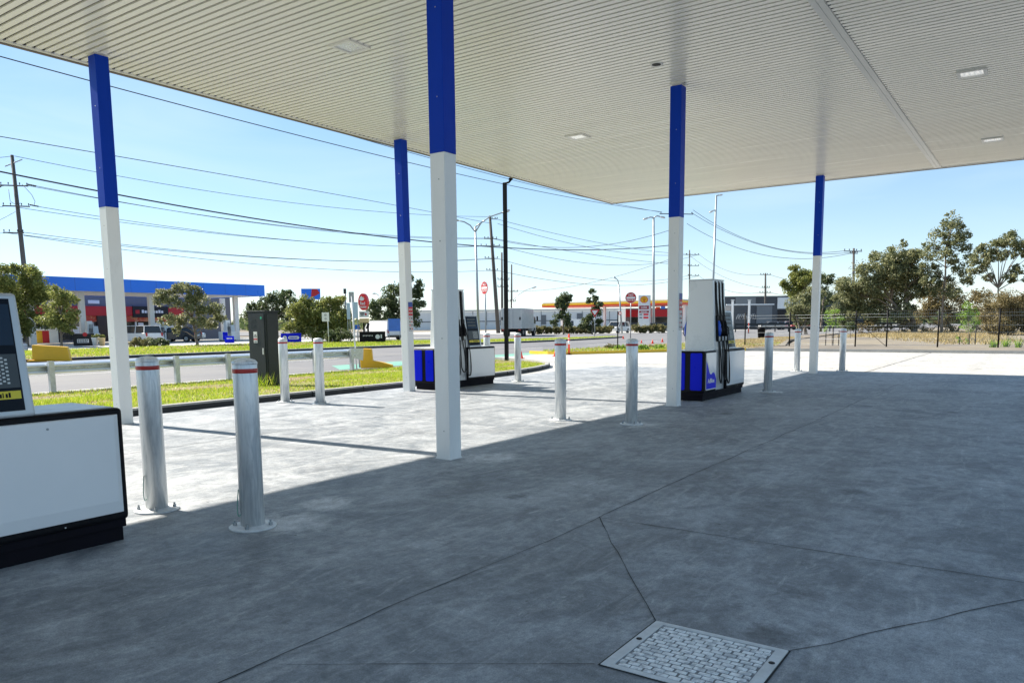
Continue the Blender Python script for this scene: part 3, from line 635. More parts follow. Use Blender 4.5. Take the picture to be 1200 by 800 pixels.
        b = MB(); b.prism([(0.005 * math.cos(q * PI / 6) + 1.93, 0.005 * math.sin(q * PI / 6) + 0.185) for q in range(12)], s * (W - 0.004), s * (W + 0.003), 'y'); b.build('lock', m_galvfl, d)
    # display head
    hA, hB, z0, z1 = 0.325, 0.205, 0.945, 1.725; x0, x1 = 1.262, 1.815
    h = MB(); h.hexa([(x0, -hA, z0), (x1, -hA, z0), (x1, hA, z0), (x0, hA, z0)], [(x0, -hB, z1), (x1 - 0.012, -hB, z1), (x1 - 0.012, hB, z1), (x0, hB, z1)])
    h = h.build('display_head', m_silver, t, bevel=0.022, seg=4)
    for s in (-1, 1):
        f = (s, hA, hB, z0, z1)
        bz = MB(); slope(bz, x0 + 0.045, x1 - 0.062, z0 + 0.045, z1 - 0.035, *f, -0.002, 0.004); bz = bz.build('bezel', m_screen, h)
        b = MB(); slope(b, x0 + 0.07, x1 - 0.072, 1.40, 1.655, *f, 0.0045, 0.007)
        b.build('price_screen', m_screenb, bz)
        b = MB()
        for q in range(3): slope(b, x0 + 0.09, x1 - 0.15, 1.60 - q * 0.075, 1.645 - q * 0.075, *f, 0.0075, 0.009)
        b.build('readout', m_keypad, bz)
        b = MB(); slope(b, x0 + 0.06, x1 - 0.072, 1.135, 1.345, *f, 0.0045, 0.008); kp = b.build('keypad_panel', m_keypad, bz)
        b = MB()
        for i in range(8):
            for j in range(7):
                xx = x1 - 0.135 - i * 0.023; zz = 1.165 + j * 0.024 + (0.012 if i % 2 else 0)
                slope(b, xx - 0.0075, xx + 0.0075, zz - 0.0055, zz + 0.0055, *f, 0.0082, 0.0095)
        b.build('speaker_grille', m_dot, kp)
        b = MB(); slope(b, x0 + 0.075, x0 + 0.235, 1.065, 1.115, *f, 0.0045, 0.0075); slope(b, x0 + 0.26, x1 - 0.075, 1.065, 1.115, *f, 0.0045, 0.0075); st = b.build('yellow_sticker', m_ysticker, bz)
        b = MB()
        for q in range(9):
            xx = x0 + 0.27 + q * 0.017; slope(b, xx, xx + (0.012 if q % 3 else 0.006), 1.075, 1.105 - 0.006 * (q % 2), *f, 0.0077, 0.0085)
        slope(b, x0 + 0.10, x0 + 0.20, 1.085, 1.095, *f, 0.0077, 0.0085); b.build('sticker_print', m_black, st)
    return t
pump_near = make_pump('near white fuel pump cut off by the left picture edge', (0.47, 5.62, 0))
pump_b = copy_tree(pump_near); pump_b.location = (13.5, 11.84, 0); pump_b['label'] = 'fuel pump on the grass side, partly hidden behind the nearest column'
pump_d = copy_tree(pump_near); pump_d.location = (14.0, 5.61, 0); pump_d['label'] = 'fuel pump with hoses showing, right of the column with the warning sign'

# ================================================================== VERGE FURNITURE
def guard_rail(name, lab, u0, u1, v, zt, posts, side=1, endcap=True, y=None):
    t = thing(name, lab, 'guard rail', (u0, v, 0))
    Lr = u1 - u0
    prof = [(0.055, 0.0), (-0.045, 0.045), (-0.06, 0.075), (-0.045, 0.10), (0.055, 0.135), (0.065, 0.155), (0.055, 0.175), (-0.045, 0.21), (-0.06, 0.235), (-0.045, 0.265), (0.055, 0.31)]
    pr = [(side * a, zt - 0.31 + z) for a, z in prof]; pr2 = [(side * a - side * 0.006, z) for a, z in pr]
    # beams overlap at joints
    k = max(1, int(round(Lr / 4.0))); seg = Lr / k
    for i in range(k):
        b = MB(); b.prism([(side * a + side * 0.008 * (i % 2), z) for a, z in [(q[0] * side, q[1]) for q in pr]] + [(side * a + side * 0.008 * (i % 2), z) for a, z in [(q[0] * side, q[1]) for q in pr2]][::-1], i * seg - 0.08, (i + 1) * seg + 0.08, 'x')
        b.build('rail_beam', m_rail, t)
    for u in posts:
        x = u - u0; b = MB(); yb = -side * 0.13
        b.box(x - 0.06, yb - 0.05, -0.1, x - 0.052, yb + 0.05, zt + 0.03); b.box(x - 0.052, yb - 0.05, -0.1, x + 0.06, yb - 0.042, zt + 0.03); b.box(x - 0.052, yb + 0.042, -0.1, x + 0.06, yb + 0.05, zt + 0.03)
        p = b.build('post', m_galvfl, t)
        b = MB(); b.box(x - 0.05, min(yb + side * 0.05, -side * .032), zt - 0.27, x + 0.05, max(yb + side * 0.05, -side * .032), zt - 0.03); b.build('block', m_steel, p)
    return t
gr = guard_rail('guard_rail', 'galvanised steel guard rail along the grass between the forecourt and the road', -6, 18.5, 19.42, 0.71, [8.72 + 1.6 * q for q in range(-9, 7)])
def terminal(lab, loc, rz, tilt=0):
    t = thing('rail_terminal', lab, 'rail terminal', loc, rz)
    b = MB(); b.prism([(-0.22, 0), (0.90, 0), (0.90, 0.10), (0.55, 0.20), (0.20, 0.27), (0.17, 0.68), (-0.20, 0.70), (-0.24, 0.66)], -0.14, 0.14, 'y'); b.build('yellow_shell', m_yellowpl, t, bevel=0.03, seg=3)
    b = MB(); b.box(-0.30, -0.05, 0.02, -0.23, 0.05, 0.60); b.build('bracket', m_steel, t)
    b = MB(); b.box(-0.33, -0.08, 0.55, -0.22, 0.08, 0.66); b.build('reflector', m_orange, t)
    return t
yt = terminal('yellow plastic guard rail terminal with a foot on the near verge by the signpost', (19.5, 19.75, 0.0), -0.92)
p = ga(398, 28.4); b = MB()
b.prism([(-0.3, 0.42), (0.18, 0.30), (0.22, 0.72), (-0.3, 0.74)], -0.02, 0.02, 'y')
o = b.build('end_plate', m_galvfl, gr, (24.75, -0.02, 0))
# far side rail with its yellow end box
g2 = guard_rail('guard_rail', 'short end of a steel guard rail beyond the road at the left edge', -20, 16.2, 38.1, 0.85, [-12, -8, -4, 0, 4, 8, 12, 15.8], side=-1)
t = thing('rail_terminal', 'large tilted yellow plastic terminal box beyond the road by the power pole', 'rail terminal', (17.2, 37.9, -0.03), -0.62)
b = MB(); b.hexa([(-0.75, -0.25, 0.12), (0.80, -0.25, -0.0), (0.80, 0.25, -0.0), (-0.75, 0.25, 0.12)], [(-0.72, -0.25, 0.80), (0.70, -0.25, 0.68), (0.70, 0.25, 0.68), (-0.72, 0.25, 0.80)]); b.build('yellow_shell', m_yellowpl, t, bevel=0.05, seg=3)
b = MB(); b.box(-0.95, -0.2, 0.05, 0.7, 0.2, 0.10); b.build('skid', m_yellowpl, t)

cab = thing('electrical_cabinet', 'tall dark grey electrical cabinet standing in the grass behind a bollard', 'electrical cabinet', (11.95, 15.5, 0.045))
b = MB(); b.box(0, 0, 0.0, 0.38, 0.66, 1.80); b.build('body', m_darkcab, cab, bevel=0.008)
b = MB(); b.box(-0.025, -0.025, 1.80, 0.405, 0.685, 1.835); b.build('roof', m_darkcab, cab, bevel=0.006)
d = MB(); d.box(-0.022, 0.03, 0.06, -0.002, 0.63, 1.76); d = d.build('door', m_darkcab, cab, bevel=0.004)
b = MB(); b.box(-0.05, 0.065, 0.78, -0.024, 0.10, 0.93); b.build('handle', m_galvfl, d, bevel=0.004)
b = MB()
for zz in (1.44, 1.56):
    for q in range(4): b.box(-0.026, 0.36 + q * 0.055, zz, -0.0225, 0.372 + q * 0.055, zz + 0.075)
for q in range(4): b.box(-0.026, 0.20 + q * 0.075, 0.28, -0.0225, 0.212 + q * 0.075, 0.36)
b.build('vent', m_keypad, d)
b = MB(); b.box(-0.0265, 0.30, 1.06, -0.0225, 0.44, 1.33); st = b.build('notice', m_signwhite, d)
b = MB(); b.box(-0.0295, 0.305, 1.13, -0.027, 0.435, 1.165); b.build('red_stripe', m_signred, st)
b = MB(); b.box(-0.0295, 0.315, 1.205, -0.027, 0.425, 1.225); b.box(-0.0295, 0.335, 1.245, -0.027, 0.405, 1.262); b.box(-0.0295, 0.32, 1.08, -0.027, 0.42, 1.095); b.build('print', m_black, st)
b = MB(); b.prism([(0.13 + y, 1.66 + z) for y, z in disc(0.032, 14)], -0.027, -0.0225, 'x'); b.build('badge', mat('badge_green', (0.02, 0.42, 0.24), 0.4), d)
s2 = MB(); s2.box(0.03, -0.02, 0.06, 0.35, -0.002, 1.76); s2.build('side_panel', m_darkcab, cab, bevel=0.004)

# black light pole on the verge tip
lp = thing('light_pole', 'tall black square light pole with a small floodlight, on the verge tip', 'light pole', (25.6, 18.0, 0.0))
b = MB(); b.box(-0.066, -0.066, 0, 0.066, 0.066, 7.05); b.build('post', m_blackm, lp, bevel=0.01)
a = math.atan2(-math.cos(YAW), math.sin(YAW)); ax, ay = math.cos(a), math.sin(a)
b = MB(); b.tube([(0, 0, 7.02), (ax * 0.16, ay * 0.16, 7.06), (ax * 0.30, ay * 0.30, 7.22)], 0.04, 8); b.build('arm', m_blackm, lp)
b = MB(); b.hexa([(ax * .18 - ay * .13, ay * .18 + ax * .13, 7.13), (ax * .18 + ay * .13, ay * .18 - ax * .13, 7.13), (ax * .50 + ay * .13, ay * .50 - ax * .13, 7.36), (ax * .50 - ay * .13, ay * .50 + ax * .13, 7.36)],
                 [(ax * .15 - ay * .13, ay * .15 + ax * .13, 7.18), (ax * .15 + ay * .13, ay * .15 - ax * .13, 7.18), (ax * .47 + ay * .13, ay * .47 - ax * .13, 7.42), (ax * .47 - ay * .13, ay * .47 + ax * .13, 7.42)])
b.build('floodlight', m_blackm, lp)

def cone(lab, p, h=0.30):
    t = thing('traffic_cone', lab, 'traffic cone', (p[0], p[1], p[2]), 0, 'orange traffic cones along the driveway')
    k = h / 0.3
    b = MB(); b.lathe([(0.085 * k, 0.02 * k), (0.018 * k, h), (0.004, h)], 16); b.build('body', m_orange, t)
    b = MB(); b.box(-0.11 * k, -0.11 * k, 0, 0.11 * k, 0.11 * k, 0.022 * k); b.build('base', m_orange, t)
    return t
cone('small orange cone partly behind the foot of the black light pole', (26.9, 19.8, -0.003))
cone('small orange cone just right of the bollard by the grass tip', (28.0, 18.9, -0.003))
cone('small orange cone on the driveway behind the left bollard of the sunlit pair', (30.2, 18.5, -0.003))
cone('orange cone far off on the road left of the no entry sign post', ga(730.5, 74, -0.03), 0.30)
cone('orange cone on the road right of the no entry sign post', ga(752, 58, -0.03), 0.24)
cone('larger orange cone close to the price sign side of the planted island', ga(765, 56, -0.03), 0.30)
cone('orange cone beside the white and blue column, far on the road', ga(776.5, 60, -0.03), 0.30)
def safety_post(lab, p, h=1.0):
    t = thing('safety_post', lab, 'safety post', (p[0], p[1], p[2]))
    b = MB(); b.lathe([(0.045, 0.03), (0.045, h - 0.03), (0.03, h), (0.002, h)], 14); b.build('post', m_orange, t)
    b = MB(); b.lathe([(0.048, h * 0.50), (0.048, h * 0.68)], 14); b.lathe([(0.048, h * 0.76), (0.048, h * 0.80)], 14); b.build('white_band', m_signwhite, t)
    b = MB(); b.lathe([(0.14, 0), (0.14, 0.03), (0.05, 0.05)], 14); b.build('base', m_blackm, t)
    return t
safety_post('orange and white flexible post at the end of the yellow kerb', (32.2, 18.95, -0.003), 1.0)
safety_post('thin orange marker post on the far roadside in front of the charcoal warehouse', ga(877.5, 100, -0.03), 1.35)
# ================================================================== TREES AND PLANTS
rng = np.random.default_rng(11)
def quads_mesh(name, cen, ux, uy, m, parent=None, diamond=True):
    n = len(cen)
    if diamond: V = np.stack([cen - ux, cen - uy * 1.0 - ux * 0.1, cen + ux, cen + uy * 1.0 - ux * 0.1], 1).reshape(-1, 3)
    else: V = np.stack([cen - uy, cen + uy, cen + ux], 1).reshape(-1, 3)
    k = 4 if diamond else 3
    me = bpy.data.meshes.new(name); me.vertices.add(n * k); me.vertices.foreach_set('co', V.astype(np.float32).ravel())
    me.loops.add(n * k); me.loops.foreach_set('vertex_index', np.arange(n * k, dtype=np.int32))
    me.polygons.add(n); me.polygons.foreach_set('loop_start', np.arange(n, dtype=np.int32) * k); me.polygons.foreach_set('loop_total', np.full(n, k, np.int32))
    me.materials.append(m); me.update(); me.validate()
    o = bpy.data.objects.new(name, me); C.objects.link(o)
    if parent: o.parent = parent
    return o
def leaves(clumps, dens, L, droop=0.5, hollow=0.35, sub=9):
    """clumps: (x, y, z, r) -> leaf centres and axes; each clump is broken into small sprays so that sky shows between them"""
    Cs = []
    clumps = list(clumps); extra = []
    if len(clumps) > 2:
        for x, y, z, r in clumps:
            for _ in range(3):
                d = rng.normal(size=3); d /= np.linalg.norm(d); extra.append((x + d[0] * r * 1.0, y + d[1] * r * 1.0, z + d[2] * r * 0.9, r * rng.uniform(0.3, 0.6)))
    for x, y, z, r in clumps + extra:
        ns = max(4, int(sub * rng.uniform(0.8, 1.25)))
        d = rng.normal(size=(ns, 3)); d /= np.linalg.norm(d, axis=1)[:, None]; d *= (rng.uniform(hollow, 1.0, ns) ** 0.6)[:, None]
        c = np.array([x, y, z]) + d * r * np.array([1, 1, 0.85])
        n = int(dens * 8.0 * r * r)
        w = rng.uniform(0.4, 1.4, ns); idx = rng.choice(ns, n, p=w / w.sum())
        s = rng.uniform(0.16, 0.44, ns)[idx] * r
        off = rng.normal(size=(n, 3)); off /= np.maximum(1, np.linalg.norm(off, axis=1) / 1.9)[:, None]
        Cs.append(c[idx] + off * s[:, None] * np.array([1.1, 1.1, 0.9]))
    c = np.concatenate(Cs); n = len(c)
    a = rng.normal(size=(n, 3)); a[:, 2] -= droop; a /= np.linalg.norm(a, axis=1)[:, None]
    b = np.cross(a, rng.normal(size=(n, 3))); b /= np.linalg.norm(b, axis=1)[:, None]
    l = L * 0.78 * rng.uniform(0.6, 1.3, n)[:, None]
    return c, a * l * 0.5, b * l * 0.24
def tree(name, lab, base, d, clumps, lm, bark=None, dens=55, L=0.3, tr=0.16, cat='tree', group=None, trunks=None, hollow=0.35, seed=0, sub=9, droop=0.5, depth=0.9):
    rr = random.Random(seed + 3); bx, by = base; P0 = ga(bx, d); gz = P0.copy(); gz.z = 0.0
    rz = face_rz(P0); t = thing(name, lab, cat, gz, rz, group); k = d / F_PX; CL = []
    for x, y, r in clumps:
        CL.append(((x - bx) * k, rr.uniform(-1, 1) * depth * r * k * 1.6, at(x, y, d).z, r * k))
    b = MB(); zmin = min(c[2] for c in CL); zmax = max(c[2] for c in CL); cx = sum(c[0] for c in CL) / len(CL)
    tp = trunks or [None]
    for q, top in enumerate(tp):
        hx = ((top[0] - bx) * k) if top else cx * 0.6; hz = at(top[0], top[1], d).z if top else zmin + (zmax - zmin) * 0.45
        n = 6; P = []
        for i in range(n + 1):
            s = i / n; P.append((hx * s ** 1.2 + rr.uniform(-1, 1) * tr * 0.5 * (0 < i), rr.uniform(-1, 1) * tr * 0.5 * (0 < i), -0.15 + (hz + 0.15) * s))
        b.tube(P, [tr * (1.25 if i == 0 else 1.0 - 0.55 * i / n) for i in range(n + 1)], 8)
        for c in CL:
            if top is not None and len(tp) > 1 and q != min(range(len(tp)), key=lambda j: abs((tp[j][0] - bx) * k - c[0])): continue
            s0 = min(1, max(0.3, (c[2] - 0.35 * abs(c[0] - hx) - 0.6 * c[3]) / max(0.3, hz))); o = Vector((hx * s0 ** 1.2, 0, -0.15 + (hz + 0.15) * s0)); e = Vector((c[0], c[1], c[2]))
            mid = o.lerp(e, 0.5) + Vector((rr.uniform(-.2, .2) * c[3], rr.uniform(-.2, .2) * c[3], 0.10 * (e - o).length * (1 if e.z > o.z else 0)))
            r0 = tr * 0.42
            b.tube([o, mid, e], [r0, r0 * 0.6, r0 * 0.22], 5, caps=False)
            for _ in range(3):
                f = e + Vector((rr.uniform(-1, 1), rr.uniform(-1, 1), rr.uniform(-.5, 1))) * c[3] * 0.8
                b.tube([mid.lerp(e, 0.5), f], [r0 * 0.3, r0 * 0.1], 4, caps=False)
    b.build('trunk', bark or m_bark, t, recalc=False)
    cc, ux, uy = leaves(CL, dens, L, droop, hollow, sub); quads_mesh('crown', cc, ux, uy, lm, t)
    return t
G = 'gum trees beyond the wire fence'
tree('gum_tree', 'broad bushy gum tree, widest crown in the group beyond the fence', (1072, 391), 83,
     [(1012, 345, 15), (1020, 322, 14), (1036, 306, 13), (1052, 296, 11), (1064, 308, 12), (1045, 328, 16), (1030, 346, 16), (1056, 345, 14), (1005, 364, 12), (1070, 328, 12), (1025, 368, 11), (1060, 366, 11), (1002, 335, 11), (1028, 334, 14), (1048, 312, 13), (1062, 326, 12), (1014, 356, 13), (1040, 358, 13), (1000, 352, 10), (1074, 342, 9)],
     lf_gum, dens=110, L=0.36, tr=0.30, group=G, trunks=[(1060, 345), (1046, 350)], seed=1)
tree('gum_tree', 'tallest gum tree, airy crown with sky showing through', (1104, 391), 80,
     [(1108, 262, 10), (1097, 275, 9), (1118, 277, 9), (1089, 288, 8), (1106, 292, 8), (1122, 292, 7), (1086, 302, 8), (1113, 307, 8), (1095, 318, 9), (1121, 317, 8), (1104, 331, 8), (1084, 316, 7), (1126, 304, 5), (1100, 300, 8), (1110, 284, 8), (1096, 338, 8), (1112, 342, 8), (1088, 330, 8), (1128, 328, 7)],
     lf_gum, m_bark, dens=70, L=0.34, tr=0.13, group=G, trunks=[(1104, 285)], seed=2, hollow=0.2, sub=7)
tree('gum_tree', 'umbrella shaped gum tree with pale bare limbs at far right', (1166, 392), 76,
     [(1150, 296, 9), (1163, 289, 10), (1178, 285, 10), (1190, 292, 8), (1141, 305, 7), (1197, 300, 6), (1149, 315, 6), (1186, 318, 7), (1178, 326, 6), (1194, 328, 4), (1139, 318, 5), (1156, 326, 5), (1170, 300, 6), (1184, 298, 7), (1156, 305, 7)],
     lf_gum, m_bark, dens=105, L=0.34, tr=0.14, group=G, trunks=[(1167, 338)], seed=3, hollow=0.3, sub=8)
tree('dry_bush', 'large rounded brown bush at the far right edge beyond the fence', (1182, 392), 68,
     [(1165, 368, 12), (1180, 358, 14), (1193, 366, 13), (1178, 378, 14), (1200, 356, 10), (1208, 375, 14), (1166, 382, 9), (1215, 360, 12)], lf_brown, dens=330, L=0.22, tr=0.10, cat='bush', seed=4, sub=14, hollow=0.55)
tree('scrub_tree', 'brownish scrub trees with thin dark trunks under the tallest gum', (1120, 392), 86,
     [(1090, 345, 12), (1106, 339, 12), (1086, 362, 12), (1130, 350, 12), (1143, 358, 10), (1120, 364, 11), (1148, 346, 8), (1100, 358, 11), (1110, 375, 7), (1078, 372, 8)], lf_brown, dens=95, L=0.28, tr=0.13, group=None, trunks=[(1095, 365), (1108, 372), (1135, 368)], seed=5)
tree('olive_tree', 'small leaning tree with yellow green top just left of the farthest column', (945, 390), 90,
     [(937, 324, 11), (927, 335, 9), (946, 330, 11), (936, 345, 10), (918, 331, 4)], lf_olive, dens=200, L=0.34, tr=0.18, trunks=[(939, 345)], seed=6, sub=11)
tree('olive_tree', 'grey green shrubby tree low beside the farthest column', (938, 391), 86,
     [(937, 356, 11), (947, 362, 11), (930, 366, 8), (950, 346, 9), (940, 374, 9), (953, 376, 6)], lf_gum, dens=130, L=0.32, tr=0.14, trunks=[(946, 370), (934, 370)], seed=7)
tree('dark_tree', 'thin dark tree showing just right of the farthest column', (962, 391), 108, [(962, 335, 9), (969, 347, 9), (960, 359, 8), (966, 325, 6), (970, 365, 6)], lf_dark, dens=70, L=0.4, tr=0.16, seed=8)
tree('gum_tree', 'reddish tinged bushy tree between the farthest column and the broad gum', (992, 391), 95,
     [(987, 335, 9), (982, 346, 7), (997, 341, 8), (985, 364, 9), (996, 358, 9), (992, 374, 8), (978, 368, 6)], lf_gum, dens=105, L=0.34, tr=0.14, group=G, seed=9)
tree('shrub', 'small dark round shrub by the fence post nearest the farthest column', (997, 396), 62, [(997, 381, 4.5), (995, 384, 4), (1000, 383, 4)], lf_dark, dens=420, L=0.14, tr=0.03, cat='shrub', seed=10)
for i, (bx, cl, lab) in enumerate([(1004, [(1008, 383, 6), (1018, 381, 6), (1026, 384, 6)], 'low dry scrub at the foot of the broad gum'), (1090, [(1086, 384, 6), (1098, 381, 6), (1110, 385, 6)], 'low dry scrub left of the bright sapling'), (1150, [(1148, 382, 7), (1158, 384, 6)], 'low dry scrub between the bright sapling and the brown bush'), (1052, [(1042, 383, 6), (1058, 382, 7), (1070, 384, 5)], 'low dry scrub under the middle of the broad gum')]):
    tree('scrub', lab, (bx, 392), 84, cl, lf_brown, dens=75, L=0.26, tr=0.05, cat='scrub', seed=20 + i, droop=0.0)
def sapling(lab, bx, d, cl, st, seed):
    t = tree('sapling', lab, (bx, 409), d, cl, lf_bright, dens=210, L=0.12, tr=0.022, cat='sapling', seed=seed, hollow=0.1, sub=8)
    k = d / F_PX
    for x, y in st:
        z = at(x, y, d).z; b = MB(); b.box((x - bx) * k - 0.025, -0.15, -0.1, (x - bx) * k + 0.025, -0.10, z); b.build('stake', m_pole, t)
sapling('bright green staked sapling in the garden bed in front of the gums', 1136, 43.5, [(1132, 358, 5), (1137, 366, 6), (1128, 369, 6), (1140, 376, 6), (1131, 380, 6), (1144, 369, 4), (1137, 386, 5), (1126, 397, 4), (1134, 399, 3)], [(1127, 394), (1137, 391), (1143, 384)], 31)
sapling('pale thin staked sapling just right of the farthest column', 976, 44, [(970, 369, 5), (978, 364, 4), (983, 373, 4.5), (972, 378, 5), (980, 381, 4), (968, 388, 3)], [(969, 386), (977, 384), (983, 387)], 32)
for i, (x, d, lab) in enumerate([(1166, 38.5, 'strappy green plant at the right kerb, left of the other two'), (1180, 39, 'strappy green plant at the right kerb, middle of three'), (1195, 38, 'strappy green plant at the right kerb, at the picture edge')]):
    p = ga(x, d); n = 46; c = np.zeros((n, 3)); c[:, :2] = rng.normal(0, 0.06, (n, 2)); up = rng.normal(0, 0.42, (n, 3)); up[:, 2] = rng.uniform(0.7, 1.1, n); up *= rng.uniform(0.32, 0.62, n)[:, None]
    sd = np.cross(up, rng.normal(size=(n, 3))); sd /= np.linalg.norm(sd, axis=1)[:, None]
    o = quads_mesh('strappy_plant', c, up, sd * 0.022, lf_bright, None, False); o.location = (p.x, p.y, 0.08); tag(o, lab, 'plant')
tree('street_tree', 'olive green tree behind the timber power pole at the left edge', (30, 403), 66,
     [(10, 325, 13), (28, 320, 12), (45, 330, 12), (15, 345, 15), (38, 350, 15), (54, 345, 9), (25, 369, 14), (48, 371, 12), (4, 365, 13), (30, 386, 8), (-12, 340, 15)], lf_olive, dens=210, L=0.28, tr=0.14, seed=40, sub=12)
tree('street_tree', 'small rounded tree between the power pole and the leftmost column', (70, 405), 62,
     [(70, 345, 9), (80, 352, 9), (66, 360, 10), (83, 368, 9), (72, 377, 10), (60, 374, 9), (80, 385, 6)], lf_olive, dens=210, L=0.26, tr=0.10, seed=41, sub=11)
tree('gum_tree', 'irregular grey green tree in front of the blue edged station canopy', (230, 406), 60,
     [(197, 345, 7), (212, 338, 8), (225, 341, 8), (193, 353, 6), (207, 355, 8), (222, 357, 9), (234, 350, 8), (241, 365, 8), (252, 362, 7), (255, 372, 6), (200, 375, 7), (215, 373, 7), (232, 377, 8), (246, 380, 7), (208, 386, 5)],
     lf_gum, dens=240, L=0.24, tr=0.12, seed=42, trunks=[(226, 372)])
tree('gum_tree', 'distant dark gum trees rising behind the grey electrical cabinet', (318, 399), 96, [(300, 362, 8), (312, 357, 9), (325, 353, 9), (338, 349, 9), (346, 360, 9), (292, 371, 7), (318, 369, 8), (331, 366, 8), (305, 377, 7), (342, 374, 8)], lf_dark, dens=85, L=0.42, tr=0.2, seed=43)
tree('leafy_bush', 'big dense leafy bush beyond the road behind the white street sign', (375, 403), 68,
     [(352, 366, 11), (366, 359, 10), (386, 358, 10), (398, 360, 10), (360, 380, 12), (378, 371, 14), (395, 377, 12), (346, 385, 9), (372, 391, 9), (406, 371, 6), (388, 388, 9)], lf_olive, dens=280, L=0.26, tr=0.13, cat='bush', seed=44, sub=14, hollow=0.5)
tree('leafy_bush', 'low dark bush at the foot of the signpost beyond the road', (398, 403), 64, [(388, 392, 7), (400, 391, 7), (409, 394, 5), (395, 397, 6)], lf_dark, dens=300, L=0.22, tr=0.05, cat='bush', seed=45, sub=12)
tree('dark_tree', 'tall dark tree behind the red oval sign', (472, 398), 88, [(440, 362, 9), (455, 350, 10), (470, 341, 10), (478, 330, 7), (486, 345, 8), (491, 334, 5), (490, 360, 8), (470, 360, 11), (450, 371, 9), (485, 372, 8), (444, 380, 7), (463, 378, 9)], lf_dark, dens=140, L=0.36, tr=0.18, seed=46)
tree('dark_tree', 'small round topped tree in the hedge left of the triangular sign', (660, 390), 106, [(658, 352, 6), (664, 350, 6), (655, 357, 4), (662, 358, 5), (655, 370, 4.5), (664, 373, 5), (650, 378, 4), (666, 380, 4), (659, 366, 3)], lf_dark, dens=170, L=0.36, tr=0.10, seed=47, sub=8)
tree('dark_tree', 'slim pointed tree in the hedge behind the triangular sign', (694, 390), 106, [(694, 342, 3.5), (696, 350, 4.5), (701, 358, 4.5), (690, 352, 3.5), (698, 366, 5), (689, 374, 5.5), (684, 380, 5), (701, 378, 5), (693, 384, 5)], lf_dark, dens=170, L=0.36, tr=0.10, seed=48, sub=8)
for i, (x0, x1, lab) in enumerate([(621, 640, 'low clipped hedge length just right of the white truck'), (640, 664, 'low hedge length under the round topped tree'), (664, 690, 'low hedge length under the parked white van'), (690, 714, 'low hedge length left of the white wagon'), (742, 780, 'low rough hedge at the foot of the tall price sign')]):
    cl = [(x, 386.5 + (i == 4) * -1.5, 4.2) for x in np.arange(x0 + 2, x1, 3.6)]
    tree('hedge', lab, ((x0 + x1) / 2, 391), 112, cl, lf_hedge, dens=130, L=0.36, tr=0.02, cat='hedge', seed=60 + i, depth=0.6)
for i, (x, d, lab) in enumerate([(727, 41, 'small tufted plant at the foot of the dark marker post'), (716, 42, 'small tufted plant left of the dark marker post'), (752, 40, 'green tufted plant on the planted island right of the bollard'), (760, 43, 'tufted plant in the middle of the planted island'), (771, 41, 'tufted plant on the planted island next to the right column')]):
    cl = [(x, 407, 4), (x + 4, 407.5, 3.5), (x - 4, 408, 3.5), (x + 7, 409, 2.5)]
    tree('tufted_plant', lab, (x, 411), d, cl, lf_hedge if i % 2 else lf_bright, dens=360, L=0.16, tr=0.01, cat='plant', seed=70 + i, droop=-0.6)

def blades(name, pts, h0, h1, wd, m, lean=0.35):
    n = len(pts); up = rng.normal(0, lean, (n, 3)); up[:, 2] = 1; up *= rng.uniform(h0, h1, n)[:, None]
    a = rng.uniform(0, 2 * PI, n); sd = np.stack([np.cos(a), np.sin(a), np.zeros(n)], 1) * wd
    o = quads_mesh(name, pts, up, sd, m, None, False); o['kind'] = 'stuff'; return o
def in_poly(P, poly):
    x, y = P[:, 0], P[:, 1]; r = np.zeros(len(P), bool); n = len(poly)
    for i in range(n):
        (x1, y1), (x2, y2) = poly[i], poly[(i + 1) % n]
        c = ((y1 > y) != (y2 > y)) & (x < (x2 - x1) * (y - y1) / (y2 - y1 + 1e-12) + x1); r ^= c
    return r
def patchy(P, s, seed):
    r = np.random.default_rng(seed); v = np.zeros(len(P))
    for k in range(14):
        f = s * (1.7 ** (k % 4)); a = r.uniform(0, 2 * PI); v += np.sin((P[:, 0] * np.cos(a) * 0.55 + P[:, 1] * np.sin(a)) * f + r.uniform(0, 6.3)) / (1 + k % 4)
    return v / 4
def scatter(n, u0, u1, v0, v1, poly, z):
    P = np.stack([rng.uniform(u0, u1, n), rng.uniform(v0, v1, n), np.full(n, z)], 1); return P[in_poly(P, poly)]
P = scatter(130000, 3, 26.6, 12.9, 19.4, vp, 0.10); P[:, 2] = zv(P[:, 1]) - 0.005; f = patchy(P, 1.1, 3)
bare = np.exp(-((P[:, 1] - 17.2 + 0.30 * np.sin(P[:, 0] * 0.7)) / 0.50) ** 2) * (2.2 + 1.3 * np.sin(P[:, 0] * 1.9)) + 1.2 * np.exp(-((P[:, 1] - 15.0 + 0.2 * np.sin(P[:, 0] * 1.3)) / 0.35) ** 2) * (np.sin(P[:, 0] * 0.9 + 2) > 0.1)        # worn line along the verge
keep = rng.uniform(-0.75, 0.9, len(P)) < f + 0.35 - bare
blades('verge_grass', P[keep], 0.025, 0.07, 0.010, lf_grass)
blades('verge_dry_grass', P[~keep][::6], 0.02, 0.06, 0.010, lf_dry, 0.7)
P = scatter(90000, 5, 73, 34, 56, fvp, 0.09); f = patchy(P, 0.5, 5); keep = rng.uniform(-0.8, 0.8, len(P)) < f + 0.42
blades('far_verge_grass', P[keep], 0.05, 0.15, 0.03, lf_grass); blades('far_verge_dry_grass', P[~keep], 0.04, 0.10, 0.03, lf_dry, 0.7)
ip = [(33.3, 21.3), (32.8, 20.2), (32.8, 19.5), (33.4, 19.0), (35, 17.9), (37.5, 16.2), (39.3, 14.4), (40.3, 13.0), (46, 12.9), (60, 16.2), (70, 17.5), (70, 19.6), (60, 19.8), (46, 20.3), (38, 21.1)]
